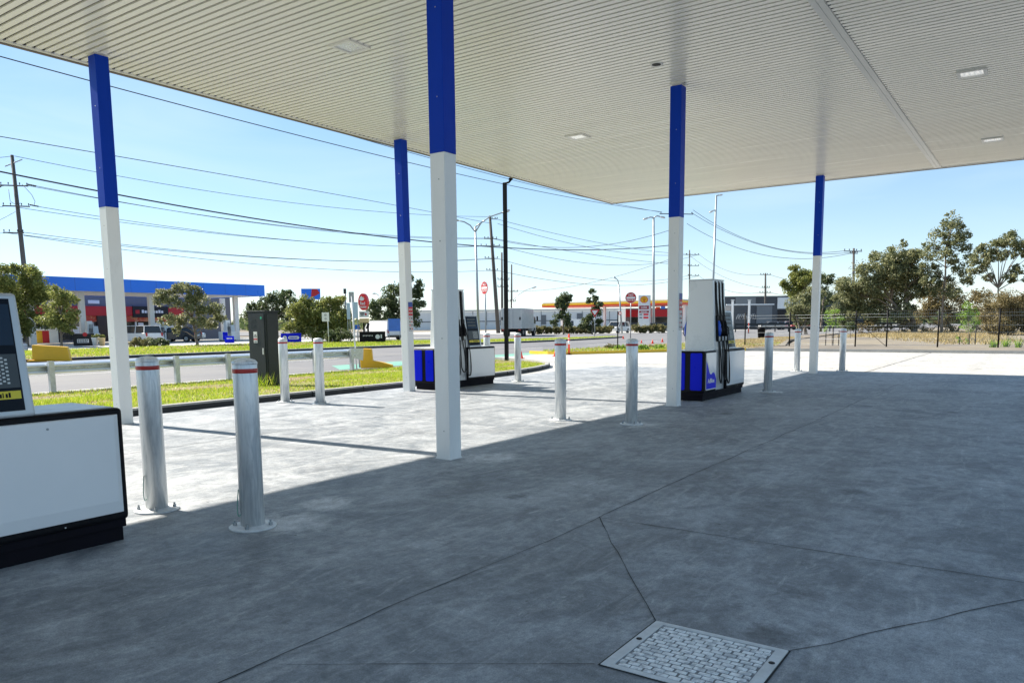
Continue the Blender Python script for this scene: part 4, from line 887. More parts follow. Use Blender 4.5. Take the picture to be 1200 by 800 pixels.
P = scatter(36000, 32, 70, 12, 22, ip, 0.09); f = patchy(P, 0.8, 7); keep = rng.uniform(-0.7, 0.8, len(P)) < f + 0.35 - (P[:, 0] - 35) * 0.09
blades('island_grass', P[keep], 0.05, 0.16, 0.02, lf_grass); blades('island_dry_grass', P[~keep], 0.04, 0.13, 0.02, lf_dry, 0.6)
fp = [(41, -8), (90, -14), (110, 15), (60, 15.3), (46, 12.2), (41, 12.3)]
P = scatter(75000, 41, 110, -14, 16, fp, 0.08); f = patchy(P, 0.35, 9); far = np.clip((P[:, 0] - 66) / 16, -0.55, 0.8)
keep = rng.uniform(-0.1, 1.4, len(P)) < f + far
blades('dry_field_grass', P[keep], 0.06, 0.26, 0.04, lf_dry, 0.5)
# tall weeds around the cabinet foot
n = 160; P = np.stack([rng.normal(11.85, 0.16, n), rng.uniform(15.3, 16.2, n), np.full(n, 0.1)], 1); blades('cabinet_weeds', P, 0.10, 0.34, 0.010, lf_grass, 0.45)
# far wood along the horizon
n = 26000; ang = rng.uniform(-0.75, 1.35, n); dd = rng.uniform(300, 520, n); hh = 3.2 + 1.4 * np.sin(ang * 21) * np.sin(ang * 7.3 + 1) + 0.7 * np.sin(ang * 57)
c = np.stack([dd * np.cos(ang), dd * np.sin(ang), rng.uniform(0, 1, n) ** 0.8 * np.maximum(2.2, hh)], 1)
a = rng.normal(size=(n, 3)); a /= np.linalg.norm(a, axis=1)[:, None]; b_ = np.cross(a, rng.normal(size=(n, 3))); b_ /= np.linalg.norm(b_, axis=1)[:, None]
o = quads_mesh('far_wood', c, a * 1.6, b_ * 0.9, lf_dark); o['kind'] = 'stuff'
# ================================================================== POLES AND WIRES
def local(t, x, y, d):                                  # sight point -> thing's local coordinates
    p = at(x, y, d) - Vector(t.location); c, s = math.cos(-t.rotation_euler.z), math.sin(-t.rotation_euler.z)
    return Vector((p.x * c - p.y * s, p.x * s + p.y * c, p.z))
POLE = {}
def power_pole(key, lab, xb, xt, d, yt, arms, r=0.16, m=None, ins=True, group='timber power poles'):
    t = thing('power_pole', lab, 'power pole', ga(xb, d), 0, group); t.rotation_euler.z = face_rz(t.location)
    top = local(t, xt, yt, d); b = MB(); b.tube([(0, 0, -0.3), top * 0.5, top], [r * 1.15, r, r * 0.72], 12); b.build('pole', m or m_pole, t)
    for i, (y, xl, xr, skew) in enumerate(arms):
        A, B = local(t, xl, y, d), local(t, xr, y, d); A.y -= skew; B.y += skew; off = Vector((0, -r * 1.1, 0)); A += off; B += off
        dr = (B - A).normalized(); sd = dr.cross(Vector((0, 0, 1))).normalized() * 0.055; up = Vector((0, 0, 0.06))
        b = MB(); b.hexa([A - sd - up, B - sd - up, B + sd - up, A + sd - up], [A - sd + up, B - sd + up, B + sd + up, A + sd + up]); a = b.build('crossarm', m_pole, t)
        for q in (0.04, 0.30, 0.70, 0.96):
            if not ins: break
            p = A.lerp(B, q); b = MB(); s = max(1.0, d / 85)
            b.lathe([(0.02, 0), (0.02, 0.09), (0.06 * s, 0.10), (0.065 * s, 0.15), (0.035 * s, 0.17), (0.06 * s, 0.19), (0.055 * s, 0.25), (0.02, 0.28)], 8, tuple(p + up)); b.build('insulator', m_dark, a)
        POLE[key, i] = (t, A, B)
    return t
power_pole('a', 'tall leaning timber power pole with three crossarms at the left edge', 36, 14, 81, 182, [(218, 0, 33, 0.3), (242, 3, 35, 0.3), (273, 4, 28, 0.2)], 0.23)
p1 = [o for o in bpy.data.objects if o.get('label', '').startswith('tall leaning timber')][0]
b = MB(); b.tube([local(p1, 6, 195, 81), local(p1, 26, 187, 81)], 0.06, 8); b.build('top_bracket', m_steel, p1)
for y, x0, x1 in ((216, 33, 41), (240, 36, 44), (217, -8, 0)):   # strain insulator strings on the crossarm ends
    for k in range(5):
        b = MB(); p = local(p1, x0 + (x1 - x0) * k / 4, y + 0.4 * k, 81); b.lathe([(0.05, -0.09), (0.16, 0.0), (0.05, 0.05)], 10, tuple(p)); b.build('strain_insulator', m_dark, p1)
for pts in ([(10, 222), (12, 236), (20, 241), (24, 238)], [(26, 216), (37, 228), (41, 236), (40, 240)]):
    b = MB(); b.tube([local(p1, x, y, 80.7) for x, y in pts], 0.025, 5); b.build('jumper_cable', m_wire, p1)
power_pole('b', 'leaning timber power pole with stacked crossarms just left of the black light pole', 584, 574, 130, 253, [(257, 574, 583, .1), (280, 567.5, 582.5, .2), (288.5, 563, 586, .2), (303, 568, 583.5, .2), (317, 570, 583.5, .2)], 0.30)
power_pole('c', 'greenish power pole half hidden by the right side of the black light pole', 588.5, 588, 150, 296, [(327.5, 583, 597, .2), (336, 583, 596, .2)], 0.22)
power_pole('d', 'thin distant power pole rising behind the white truck', 599.5, 599.5, 170, 310, [(341.5, 591.5, 607, .2), (353, 595, 604.5, .2)], 0.2)
power_pole('e', 'power pole behind the column with the warning sign, long crossarm ends showing', 795, 795, 122, 246, [(251, 773, 812.5, .3)], 0.2)
power_pole('f', 'far power pole with three short arms above the right pump tower', 808, 808, 200, 293, [(298.5, 804, 819, .2), (311.5, 806, 819, .2), (323, 806, 819, .2)], 0.2)
power_pole('g', 'far power pole in front of the charcoal warehouse', 897, 897, 172, 320, [(322, 891, 903, .2), (337, 893, 902, .1), (343, 890, 903, .2)], 0.24)
power_pole('h', 'power pole with one wide crossarm rising behind the broad gum tree', 1000, 1000.5, 115, 291, [(294.5, 989, 1010, .2), (297, 996, 1005, .1)], 0.2)
def wire(P, Q, sag, r=0.018, lab=None, grp=None, n=28):
    P, Q = Vector(P), Vector(Q); b = MB(); pts = []
    for i in range(n + 1):
        s = i / n; p = P.lerp(Q, s); p.z -= sag * 4 * s * (1 - s); pts.append(p)
    mid = pts[n // 2].copy(); b.tube([p - mid for p in pts], r * 1.35, 5, caps=False); o = b.build('overhead_wire', m_wire, None, mid, recalc=False)
    tag(o, lab, 'overhead wire', grp); return o
SP1 = 'thin overhead wires between the left pole and the leaning pole'; L1 = 'thin overhead wire from the tall left power pole to the leaning pole'
for a, q in [((17, 183), (574, 254)), ((42, 218), (568, 280)), ((30, 217), (575, 279)), ((44, 242), (564, 288)), ((20, 243), (585, 288)), ((26, 272), (569, 303)), ((8, 273), (583, 303)), ((28, 276), (571, 317))]:
    wire(at(*a, 81), at(*q, 130), 1.5, 0.022, L1, SP1)
L0 = 'thin overhead wire running out of the picture left of the leaning left power pole'; SP0 = 'thin overhead wires left of the leaning pole'
for a, q in [((-140, 168), (14, 183)), ((-140, 196), (-8, 217)), ((-140, 190), (4, 218)), ((-140, 222), (4, 242)), ((-140, 245), (6, 273)), ((-140, 300), (18, 248))]:
    wire(at(*a, 60), at(*q, 81), 0.6, 0.018, L0, SP0)
wire(at(-60, 50, 38), at(773, 248, 122), 1.0, 0.024, 'topmost single overhead wire, crossing the whole left sky just under the canopy')
wire(at(120, 71, 48), at(776, 249, 122), 0.9, 0.022, 'overhead wire skimming just below the canopy edge between two columns')
wire(at(-60, 150, 55), at(576, 262, 130), -0.2, 0.024, 'single overhead wire second from the top at the left picture edge')
wire(at(-40, 193, 50), at(797, 286, 122), 2.7, 0.042, 'thick dark overhead cable sagging across the whole left sky')
SP2 = 'thin overhead wires right of the black light pole'; L2 = 'thin overhead wire fanning out to the right from the leaning pole'
for a, q, sg in [((583, 257), (806, 298), 1.0), ((582, 280), (806, 311), 0.5), ((585, 288), (819, 298), 3.0), ((583, 303), (806, 323), 2.5), ((583, 317), (819, 323), 2.5), ((583, 262), (812, 298), 2.0), ((575, 279), (790, 268), 2.2)]:
    wire(at(*a, 130), at(*q, 200 if q[1] > 270 else 122), sg, 0.028, L2, SP2)
wire(at(600, 341, 170), at(800, 298, 122), 1.6, 0.026, 'overhead wire climbing to the right from the thin pole behind the white truck')
SP3 = 'overhead wires right of the signed column'; L3 = 'overhead wire sagging from the signed column towards the pole behind the broad gum'
for a, q, sg in [((812, 246), (989, 294), 2.4), ((810, 249), (1010, 294), 2.6), ((805, 262), (996, 297), 2.6)]: wire(at(*a, 122), at(*q, 115), sg, 0.024, L3, SP3)
SP4 = 'wires to the pole by the charcoal warehouse'; L4 = 'overhead wire sagging from the pole above the right pump to the warehouse pole'
for a, q, sg in [((819, 298), (891, 322), 1.6), ((808, 299), (893, 337), 1.5), ((819, 323), (890, 343), 1.6)]: wire(at(*a, 200), at(*q, 172), sg, 0.03, L4, SP4)
L5 = 'overhead wire from the warehouse pole into the small olive tree'
for a, q in [((903, 322), (960, 332)), ((903, 343), (960, 347))]: wire(at(*a, 172), at(*q, 160), 0.4, 0.03, L5, SP4)

def lamp_pole(lab, xb, xt, d, yt, heads, r=0.08, m=None, cat='street light'):
    t = thing('street_light', lab, cat, ga(xb, d)); t.rotation_euler.z = face_rz(t.location); top = local(t, xt, yt, d)
    b = MB(); b.tube([(0, 0, 0), top], [r, r * 0.65], 12); b.build('post', m or m_steel, t)
    for pts, w_ in heads:
        P = [local(t, x, y, d) for x, y in pts]; b = MB(); b.tube(P, r * 0.45, 8); b.build('arm', m or m_steel, t)
        e = P[-1]; dr = (P[-1] - P[-2]).normalized(); b = MB(); b.tube([e - dr * w_ * 0.2, e + dr * w_ * 0.25, e + dr * w_ * 0.8, e + dr * w_], [w_ * 0.10, w_ * 0.22, w_ * 0.20, w_ * 0.08], 10); b.build('lamp_head', m_silver, t)
    return t
lamp_pole('silver street light with two curved arms left of the black light pole', 561, 557, 62, 266, [([(557, 272), (551, 264), (544, 260), (537, 258.5)], 0.45), ([(557, 272), (564, 261), (574, 254), (586, 250), (590, 248.7)], 0.55), ([(557, 266), (562, 262), (566, 259.5)], 0.3)], 0.11)
lamp_pole('tall silver light mast with twin heads just left of the signed column', 766, 766, 140, 255, [([(766, 255), (762, 254.5), (759, 255.5)], 0.9), ([(766, 255), (770, 253), (774, 254)], 0.9)], 0.26)
lamp_pole('slim leaning light pole with two floodlights above the right pump tower', 833.5, 839.5, 45, 229, [([(839.5, 229.5), (841, 229), (842.5, 228.8)], 0.22), ([(838.5, 246.5), (836.5, 246.5), (835.5, 247)], 0.25)], 0.075)
lamp_pole('leaning street light beside the slim pointed tree', 729, 725, 110, 333, [([(725, 333), (724, 328), (722, 326.5)], 0.5)], 0.14)
lamp_pole('far street light with a long arm over the white truck', 600.8, 600.8, 168, 352, [([(600.8, 352), (608, 345), (616, 340), (624, 337.5)], 0.9)], 0.12)
lamp_pole('pale angled lamp post at the foot of the broad gum', 1000.5, 1000.5, 100, 356, [([(1000.5, 356), (997, 355.8), (994, 355.8)], 0.4)], 0.07)
lamp_pole('white pole behind the red oval sign', 443.5, 443.5, 90, 346, [([(443.5, 346), (441, 344), (440, 344)], 0.4)], 0.10, m_signwhite)
t = thing('mast', 'dark plain mast behind the signpost beyond the road', 'mast', ga(405.5, 88)); t.rotation_euler.z = face_rz(t.location)
b = MB(); b.tube([(0, 0, 0), (0, 0, at(405, 339, 88).z)], 0.11, 10); b.build('post', m_steel, t); b = MB(); z = at(405, 339, 88).z; b.box(-0.16, -0.16, z - 0.5, 0.16, 0.16, z + 0.05); b.build('cap', m_darkcab, t)

# ================================================================== SIGNS
def sign_thing(name, lab, cat, x, d, group=None, z=0.0):
    t = thing(name, lab, cat, ga(x, d, z), 0, group); t.rotation_euler.z = face_rz(t.location); return t
def post(t, z1, r=0.03, m=None, x=0, y=0.05):
    b = MB(); b.tube([(x, y, -0.1), (x, y, z1)], r, 10); b.build('post', m or m_steel, t)
def no_entry(lab, x, d, y0, y1, squash=1.0, rz=0):
    t = sign_thing('no_entry_sign', lab, 'road sign', x, d); t.rotation_euler.z += rz
    z0, z1 = at(x, y1, d).z, at(x, y0, d).z; r = (z1 - z0) / 2; zc = (z0 + z1) / 2; post(t, z1 - 0.1, 0.05)
    b = MB(); b.prism(shifted(disc(r, 32), 0, zc), -0.03, 0.0, 'y'); p = b.build('sign_plate', m_signwhite, t)
    b = MB(); b.prism(shifted(disc(r * 0.95, 32), 0, zc), -0.034, -0.031, 'y'); b.build('red_field', m_signred, p)
    b = MB(); b.box(-r * 0.78, -0.038, zc - r * 0.17, r * 0.78, -0.035, zc + r * 0.17); b.build('white_bar', m_signwhite, p)
    text('NO', r * 0.55, m_signwhite, p, (0, -0.037, zc + r * 0.48), FRONT, 0.001, bold=0.004); text('ENTRY', r * 0.50, m_signwhite, p, (0, -0.037, zc - r * 0.46), FRONT, 0.001, bold=0.004)
no_entry('red no entry sign facing the camera, left of the price sign', 739, 76, 342.5, 355.5)
no_entry('red no entry sign turned almost edge-on above the far left pump display', 568.5, 56, 330, 345, rz=-1.0)
t = sign_thing('give_way_sign', 'red bordered triangular give way sign in front of the slim pointed tree', 'road sign', 697, 84)
zt, zb = at(697, 362.5, 84).z, at(697, 372, 84).z; post(t, zt - 0.1, 0.04); hw = 0.52
b = MB(); b.prism([(-hw, zt), (hw, zt), (0, zb)][::-1], -0.03, 0, 'y'); p = b.build('sign_plate', m_signred, t); zc = zt - 0.29
b = MB(); b.prism([(-hw * .62, zt - 0.13), (hw * .62, zt - 0.13), (0, zb + 0.27)][::-1], -0.034, -0.031, 'y'); b.build('white_field', m_signwhite, p)
t = sign_thing('signpost', 'grey post with a tall narrow sign turned edge-on beside the yellow terminal', 'signpost', 416.5, 26.4, z=0.0); zt = at(412, 340, 27).z
b = MB(); tp = local(t, 411.5, 340, 27); b.tube([(0, 0, -0.15), (tp.x, tp.y, zt - 0.08)], 0.028, 10); b.build('post', m_galvfl, t)
b = MB(); b.box(tp.x - 0.09, tp.y - 0.06, zt - 0.42, tp.x + 0.09, tp.y + 0.02, zt - 0.06); b.build('sign_plate', m_steel, t, bevel=0.004)
t = sign_thing('street_sign', 'small white street sign on a post in front of the big leafy bush', 'road sign', 384.5, 60); post(t, at(382, 367, 60).z, 0.035, m_galvfl)
z0, z1 = at(382, 376.5, 60).z, at(382, 366, 60).z; b = MB(); b.box(-0.45, -0.01, z0, 0.10, 0.015, z1); p = b.build('sign_plate', m_signwhite, t)
b = MB(); b.prism(shifted(disc(0.11, 12), -0.175, z1 - 0.2), -0.014, -0.0105, 'y'); b.prism(shifted(disc(0.10, 12), -0.175, z0 + 0.2), -0.014, -0.0105, 'y'); b.build('symbol', m_signgrey, p)
t = sign_thing('marker_post', 'slim dark post with a small round sign in the planted island', 'marker post', 724, 40, z=0.08); z = at(724, 366.5, 40).z
b = MB(); b.box(-0.03, -0.03, -0.15, 0.03, 0.03, z); b.build('post', m_blackm, t); b = MB(); b.prism(shifted(disc(0.09, 16), 0.10, z - 0.10), -0.02, -0.005, 'y'); p = b.build('sign_plate', m_signred, t)
b = MB(); b.prism(shifted(disc(0.055, 16), 0.10, z - 0.10), -0.024, -0.021, 'y'); b.build('white_field', m_signwhite, p)

# red oval pylon sign
d = 66; t = sign_thing('pylon_sign', 'bright red oval sign above white and cream panels beyond the road', 'sign', 427, d); t.rotation_euler.z -= 0.45; s = 1 / math.cos(0.45)
zc = (at(427, 344, d).z + at(427, 363.5, d).z) / 2; r = (at(427, 344, d).z - at(427, 363.5, d).z) / 2
b = MB(); b.prism(shifted(disc(r, 36, 0.60), 0, zc), -0.22, 0.22, 'y'); p = b.build('oval_box', m_rrred, t, bevel=0.03)
text('Red', 0.36, m_signwhite, p, (0, -0.232, zc - 0.14), FRONT, 0.004, bold=0.006, sx=0.85); text('Rooster', 0.30, m_signwhite, p, (0, -0.232, zc - 0.42), FRONT, 0.004, bold=0.006, sx=0.72)
b = MB(); b.prism([(-0.22, zc + .12), (-0.10, zc + .10), (0.10, zc + 0.13), (0.20, zc + 0.30), (0.12, zc + 0.28), (0.10, zc + 0.42), (0.0, zc + 0.36), (-0.06, zc + 0.52), (-0.14, zc + 0.40), (-0.24, zc + 0.44), (-0.20, zc + 0.30), (-0.29, zc + 0.26)], -0.235, -0.222, 'y'); b.build('emblem', m_signwhite, p)
za, zb = at(427, 364.5, d).z, at(427, 371.8, d).z; b = MB(); b.box(-0.40, -0.12, zb, 0.40, 0.12, za); q = b.build('white_panel', m_signwhite, t)
b = MB(); b.box(-0.30, -0.125, zb + .28, 0.08, -0.121, zb + .40); b.box(-0.26, -0.125, zb + .14, 0.02, -0.121, zb + .22); b.build('print', m_black, q); b = MB(); b.prism(shifted(disc(0.10, 14), 0.22, zb + .26), -0.126, -0.121, 'y'); b.build('red_spot', m_signred, q)
za, zb2 = at(427, 373, d).z, at(427, 378, d).z; b = MB(); b.box(-0.40, -0.12, zb2, 0.40, 0.12, za); b.build('cream_panel', m_cream, t)
for xx in (-0.05, 0.33):
    b = MB(); b.box(xx - 0.06, -0.06, 0, xx + 0.06, 0.06, zb2 if xx > 0 else za); b.build('leg', m_blackm, t)
t = sign_thing('banner_fence', 'long black printed banner panel at the foot of the red oval sign', 'banner', 436, 63, z=0.05)
k = 63 / 900; b = MB(); b.box(-15 * k, -0.05, 0.12, 15 * k, 0.05, 0.95); p = b.build('panel', m_black, t, bevel=0.02)
b = MB()
for q in range(7): b.box((-11 + q * 1.7) * k, -0.058, 0.56 + 0.03 * (q % 2), (-11 + q * 1.7 + 1.2) * k, -0.051, 0.66)
b.build('print', m_signgrey, p); b = MB(); b.prism(shifted(disc(0.19, 9), 6.0 * k, 0.52), -0.058, -0.051, 'y'); b.box(9.5 * k, -0.058, 0.40, 11 * k, -0.051, 0.70); b.build('pale_print', m_signwhite, p)
for xx in (-11, 10):
    b = MB(); b.box(xx * k - 0.25, -0.2, 0, xx * k + 0.25, 0.2, 0.12); b.build('foot', m_blackm, t)
def banner(lab, x0, x1, y0, y1, d, m, name='banner', tilt=0.0):
    t = sign_thing(name, lab, 'banner', (x0 + x1) / 2, d, z=0.0); k = d / 900; hw = (x1 - x0) / 2 * k; z0, z1 = at(x0, y1, d).z, at(x0, y0, d).z
    b = MB(); b.box(-hw, -0.03, z0, hw, 0.03, z1); p = b.build('panel', m, t, bevel=0.01)
    for xx in (-hw + 0.05, hw - 0.05):
        b = MB(); b.box(xx - 0.03, 0.035, 0, xx + 0.03, 0.09, z1); b.build('post', m_steel, t)
    return t, p, hw, z0, z1
t, p, hw, z0, z1 = banner('blue roadside banner with a white disc and white capsule, right of the grey cabinet', 329, 352, 390.5, 401.5, 65, m_pblue)
zc = (z0 + z1) / 2; b = MB(); b.prism(shifted(disc(0.17, 18), -0.22 - 0.30, zc + 0.02), -0.036, -0.031, 'y'); dd_ = b.build('white_disc', m_signwhite, p); b = MB(); b.prism(shifted(disc(0.07, 12), -0.52, zc + 0.02), -0.042, -0.037, 'y'); b.build('disc_spot', m_signblue, dd_)
b = MB(); b.prism(rrect(-0.24, zc - 0.12, 0.66, zc + 0.15, 0.13), -0.036, -0.031, 'y'); cpl = b.build('white_capsule', m_signwhite, p)
b = MB()
for q in range(6): b.box(-0.14 + q * 0.11, -0.042, zc - 0.05, -0.06 + q * 0.11, -0.037, zc + 0.07)
b.build('print', m_pblue, cpl)
banner('plain bright blue tarpaulin panel left of the column with the warning sign', 455, 469, 373.5, 388, 74, m_tarp)
pale = mat('pale_blue_flag', (0.42, 0.55, 0.68), 0.6, var=0.1)
banner('left of two pale blue upright flag panels behind the signpost', 407, 411, 355, 374, 64, pale)
banner('right of two pale blue upright flag panels behind the signpost', 414.5, 420, 354, 373, 64, pale)
t = sign_thing('pole_sign', 'blue sign with a red wedge standing above the distant trees', 'sign', 366, 118); z0, z1 = at(366, 351, 118).z, at(366, 338.5, 118).z; k = 118 / 900
b = MB(); b.box(-11 * k, -0.2, z0, 10.5 * k, 0.2, z1); p = b.build('panel', m_facblue, t); b = MB(); b.prism([(-0.6 * k, z0 + 0.1), (1 * k, z1 - 0.05), (7 * k, z1 - 0.05), (10 * k, z1 - 0.7), (4 * k, z0 + 0.5)][::-1], -0.21, -0.201, 'y'); b.build('red_wedge', m_storered, p); post(t, z0, 0.22)
t = sign_thing('small_sign', 'small blue and red sign between the signpost and the red oval sign', 'sign', 418.5, 70); z0, z1 = at(418, 386, 70).z, at(418, 380.5, 70).z
b = MB(); b.box(-0.2, -0.03, z0, 0.2, 0.03, z1); p = b.build('panel', m_facblue, t); b = MB(); b.prism(shifted(disc(0.08, 10), 0.08, (z0 + z1) / 2), -0.036, -0.031, 'y'); b.build('red_spot', m_storered, p); post(t, z0, 0.03)

# tall price sign with the scallop emblem
d = 118; k = d / 900; t = sign_thing('price_sign', 'tall white fuel price sign with a yellow scallop shell emblem', 'sign', 754.5, d); zt = at(755, 346, d).z
b = MB(); b.box(-6.6 * k, -0.25, 0.2, 6.6 * k, 0.25, zt); p = b.build('pylon', m_signwhite, t, bevel=0.03); b = MB(); b.box(6.6 * k, -0.18, 0.2, 7.4 * k, 0.18, zt - 0.02); b.build('edge_panel', m_signgrey, t)
def shell(cx, cz, R, y0, m, nm, par, dep=0.02):
    P = []
    for i in range(41):
        a = -0.62 + i / 40 * (PI + 1.24); q = abs(math.sin(i / 40 * 7 * PI)); P.append((cx + R * (1 + 0.06 * q) * math.cos(a), cz + R * 0.93 * (1 + 0.06 * q) * math.sin(a)))
    P += [(cx - R * 0.45, cz - R * 0.86), (cx + R * 0.45, cz - R * 0.86)]
    b = MB(); b.prism(P, y0 - dep, y0, 'y'); return b.build(nm, m, par)
zc = zt - 5.2 * k; e = shell(0, zc, 4.3 * k, -0.251, m_shellred, 'emblem_border', p); shell(0, zc + 0.02, 3.6 * k, -0.273, m_shellyel, 'emblem', e)
b = MB()
for i in range(7):
    a = PI / 2 + (i - 3) * 0.36; b.tube([(0.12 * (i - 3) * 0.25, -0.298, zc - 3.0 * k), (3.3 * k * math.cos(a), -0.298, zc + 3.1 * k * math.sin(a))], 0.018, 4)
b.build('emblem_rib', m_shellred, e)
m_coles = mat('sign_dark_red', (0.33, 0.012, 0.03), 0.4)
for (ya, yb, tx, sz) in ((358.2, 362.4, 'coles', 0.46), (364, 366.6, 'express', 0.30)):
    z1, z0 = at(755, ya, d).z, at(755, yb, d).z; b = MB(); b.box(-5.6 * k, -0.262, z0, 5.6 * k, -0.251, z1); q = b.build('name_panel', m_coles, p); text(tx, sz, m_signwhite, q, (0, -0.266, (z0 + z1) / 2 + 0.02), FRONT, 0.002, bold=0.006)
for ya, yb in ((367.4, 369.6), (371, 373.2)):
    z1, z0 = at(755, ya, d).z, at(755, yb, d).z; b = MB(); b.box(-0.6 * k, -0.262, z0, 5.2 * k, -0.251, z1); b.build('price_panel', mat('price_red', (0.85, 0.03, 0.05), 0.4), p); b = MB(); b.box(-5.2 * k, -0.262, z0 + 0.05, -2.0 * k, -0.251, z1 - 0.05); b.build('grade_panel', m_shedm, p)

# ================================================================== BUILDINGS
# the station across the road
st = thing('station_canopy', 'wide blue edged station canopy on white columns across the road', 'canopy', (40, 82, 0))
cu0, cu1, cv0, cv1, zb, zt = 18.0 - 40, 58.4 - 40, 75.6 - 82, 88 - 82, 5.02, 6.28
b = MB(); b.box(cu0 + 0.2, cv0 + 0.2, zb + 0.06, cu1 - 0.2, cv1 - 0.2, zb + 0.2); b.build('soffit', m_colw, st)
for i, a in enumerate(((cu0, cv0, cu1, cv0 + 0.15), (cu0, cv1 - 0.15, cu1, cv1), (cu1 - 0.15, cv0 + 0.152, cu1, cv1 - 0.152), (cu0, cv0 + 0.152, cu0 + 0.15, cv1 - 0.152))):
    b = MB(); b.box(a[0], a[1], zb, a[2], a[3], zt)
    f = b.build('fascia', m_facblue, st)
    if i == 0:
        b = MB(); x = cu0 + 2.7
        while x < cu1: b.box(x, a[1] - 0.004, zb + 0.02, x + 0.02, a[1] - 0.0005, zt - 0.02); x += 2.7
        b.build('panel_seam', m_signblue, f)
b = MB(); b.box(cu0 + 0.2, cv0 + 0.2, zb + 0.6, cu1 - 0.2, cv1 - 0.2, zb + 0.7); b.build('roof', m_roof, st)
for x, y in ((97, 79), (178, 79), (277, 79), (37, 79), (262, 86), (140, 86), (62, 86)):
    r = (x - 600) / 900; d = y / (math.sin(YAW) - r * math.cos(YAW)); P = ga(x, d); b = MB(); b.box(P.x - 40 - 0.27, P.y - 82 - 0.2, -0.05, P.x - 40 + 0.27, P.y - 82 + 0.2, zb + 0.06); b.build('column', m_signwhite, st, bevel=0.02)
b = MB(); b.lathe([(0.35, 0), (0.5, 0.25), (0.35, 0.7), (0.02, 0.9)], 12, (270 / 320 * 0 + 11.3, 0.5, zt - 0.6)); b.build('roof_vent', m_silver, st)
sh = thing('store', 'grey station store with a red band behind the blue canopy', 'store', (46, 92, 0))
b = MB(); b.box(-20, 0, -0.05, 19.3, 12, 5.55); b.build('wall', m_storegrey, sh)
b = MB(); b.box(-20, -0.5, 2.95, 12.0, -0.02, 4.05); b.build('red_band', m_storered, sh)
b = MB(); b.box(-20, -0.3, 2.25, 12.0, -0.02, 2.94); b.build('window_header', mat('poster_red', (0.52, 0.05, 0.03), 0.5, col2=(0.62, 0.25, 0.12), mscale=0.6, mask=(0.5, 0.56)), sh)
for x0, x1 in ((-18, -14), (-13, -9), (-8, -5.0), (-3.2, 0.5), (2.6, 5.6), (5.8, 8.6), (8.8, 11.8)):
    b = MB(); b.box(x0, -0.12, 0.25, x1, -0.02, 2.24); wd = b.build('window', m_glass, sh)
    b = MB()
    for q in range(3):
        xa = x0 + (x1 - x0) * (0.08 + 0.31 * q); 
        if (q + int(x0)) % 2 == 0: b.box(xa, -0.14, 0.5, xa + (x1 - x0) * 0.24, -0.125, 1.7)
        else: b.box(xa, -0.14, 1.3, xa + (x1 - x0) * 0.24, -0.125, 2.1)
    b.build('poster', m_signwhite, wd)
    b = MB(); b.box(x0 - 0.08, -0.2, 0.15, x0, -0.02, 2.24); b.box(x1, -0.2, 0.15, x1 + 0.08, -0.02, 2.24); b.build('window_frame', m_signwhite, wd)
for x0, x1 in ((-4.6, -3.4), (0.9, 2.5)):
    b = MB(); b.box(x0, -0.6, 0, x1, -0.02, 2.93); b.build('brown_pier', m_brick, sh)
b = MB(); b.box(5.2, -0.62, 2.75, 9.8, -0.505, 4.1); p = b.build('black_sign', m_dark, sh)
b = MB()
for q in range(8): b.box(6.3 + q * 0.36, -0.66, 3.28, 6.3 + q * 0.36 + 0.26, -0.625, 3.58 if q % 3 else 3.66)
b.build('print', m_signwhite, p); b = MB(); b.box(5.5, -0.66, 3.2, 6.0, -0.625, 3.65); b.build('red_mark', m_storered, p)
for x0, x1 in ((0.2, 1.5), (3.2, 4.4)):
    b = MB(); b.box(x0, -0.1, 4.35, x1, -0.02, 4.75); b.build('high_window', m_signwhite, sh)
def far_pump(lab, x, d):
    t = thing('fuel_pump', lab, 'fuel pump', ga(x, d), 0, 'fuel pumps across the road'); 
    b = MB(); b.box(-0.9, -0.3, 0.1, 0.9, 0.3, 1.0); b.build('pump_cabinet', m_signwhite, t, bevel=0.03); b = MB(); b.box(-0.85, -0.25, 0, 0.85, 0.25, 0.1); b.build('plinth', m_black, t)
    b = MB(); b.hexa([(-0.3, -.26, 1.0), (0.3, -.26, 1.0), (0.3, .26, 1.0), (-0.3, .26, 1.0)], [(-0.25, -.2, 2.2), (0.25, -.2, 2.2), (0.25, .2, 2.2), (-0.25, .2, 2.2)]); b.build('hose_tower', m_colw, t)
    b = MB(); b.hexa([(0.32, -.26, 1.0), (0.8, -.26, 1.0), (0.8, .26, 1.0), (0.32, .26, 1.0)], [(0.32, -.16, 1.7), (0.8, -.16, 1.7), (0.8, .16, 1.7), (0.32, .16, 1.7)]); b.build('display_head', m_silver, t)
    b = MB(); b.box(-0.8, -0.32, 0.15, -0.2, -0.305, 0.95); b.build('blue_panel', m_pblue, t)
    b = MB()
    for q in range(3): b.tube([(-0.15 + q * .13, -.34, 1.5), (-0.13 + q * .13, -.42, 0.5), (-0.08 + q * .13, -.30, 1.9)], 0.02, 5)
    b.build('hose', m_rubber, t); return t
far_pump('fuel pump across the road beside the right end column of the blue canopy', 266, 82)
far_pump('fuel pump across the road half behind the grey green tree', 188, 79)
far_pump('fuel pump across the road close to the leftmost column', 104, 76)
t = sign_thing('display_box', 'low blue display box with white print in front of a pump across the road', 'display box', 268, 73); b = MB(); b.box(-0.42, -0.3, 0, 0.42, 0.3, 0.62); p = b.build('body', m_pblue, t, bevel=0.02)
b = MB()
for q in range(4): b.box(-0.24 + q * 0.13, -0.306, 0.34, -0.15 + q * 0.13, -0.301, 0.46)
b.build('print', m_signwhite, p)
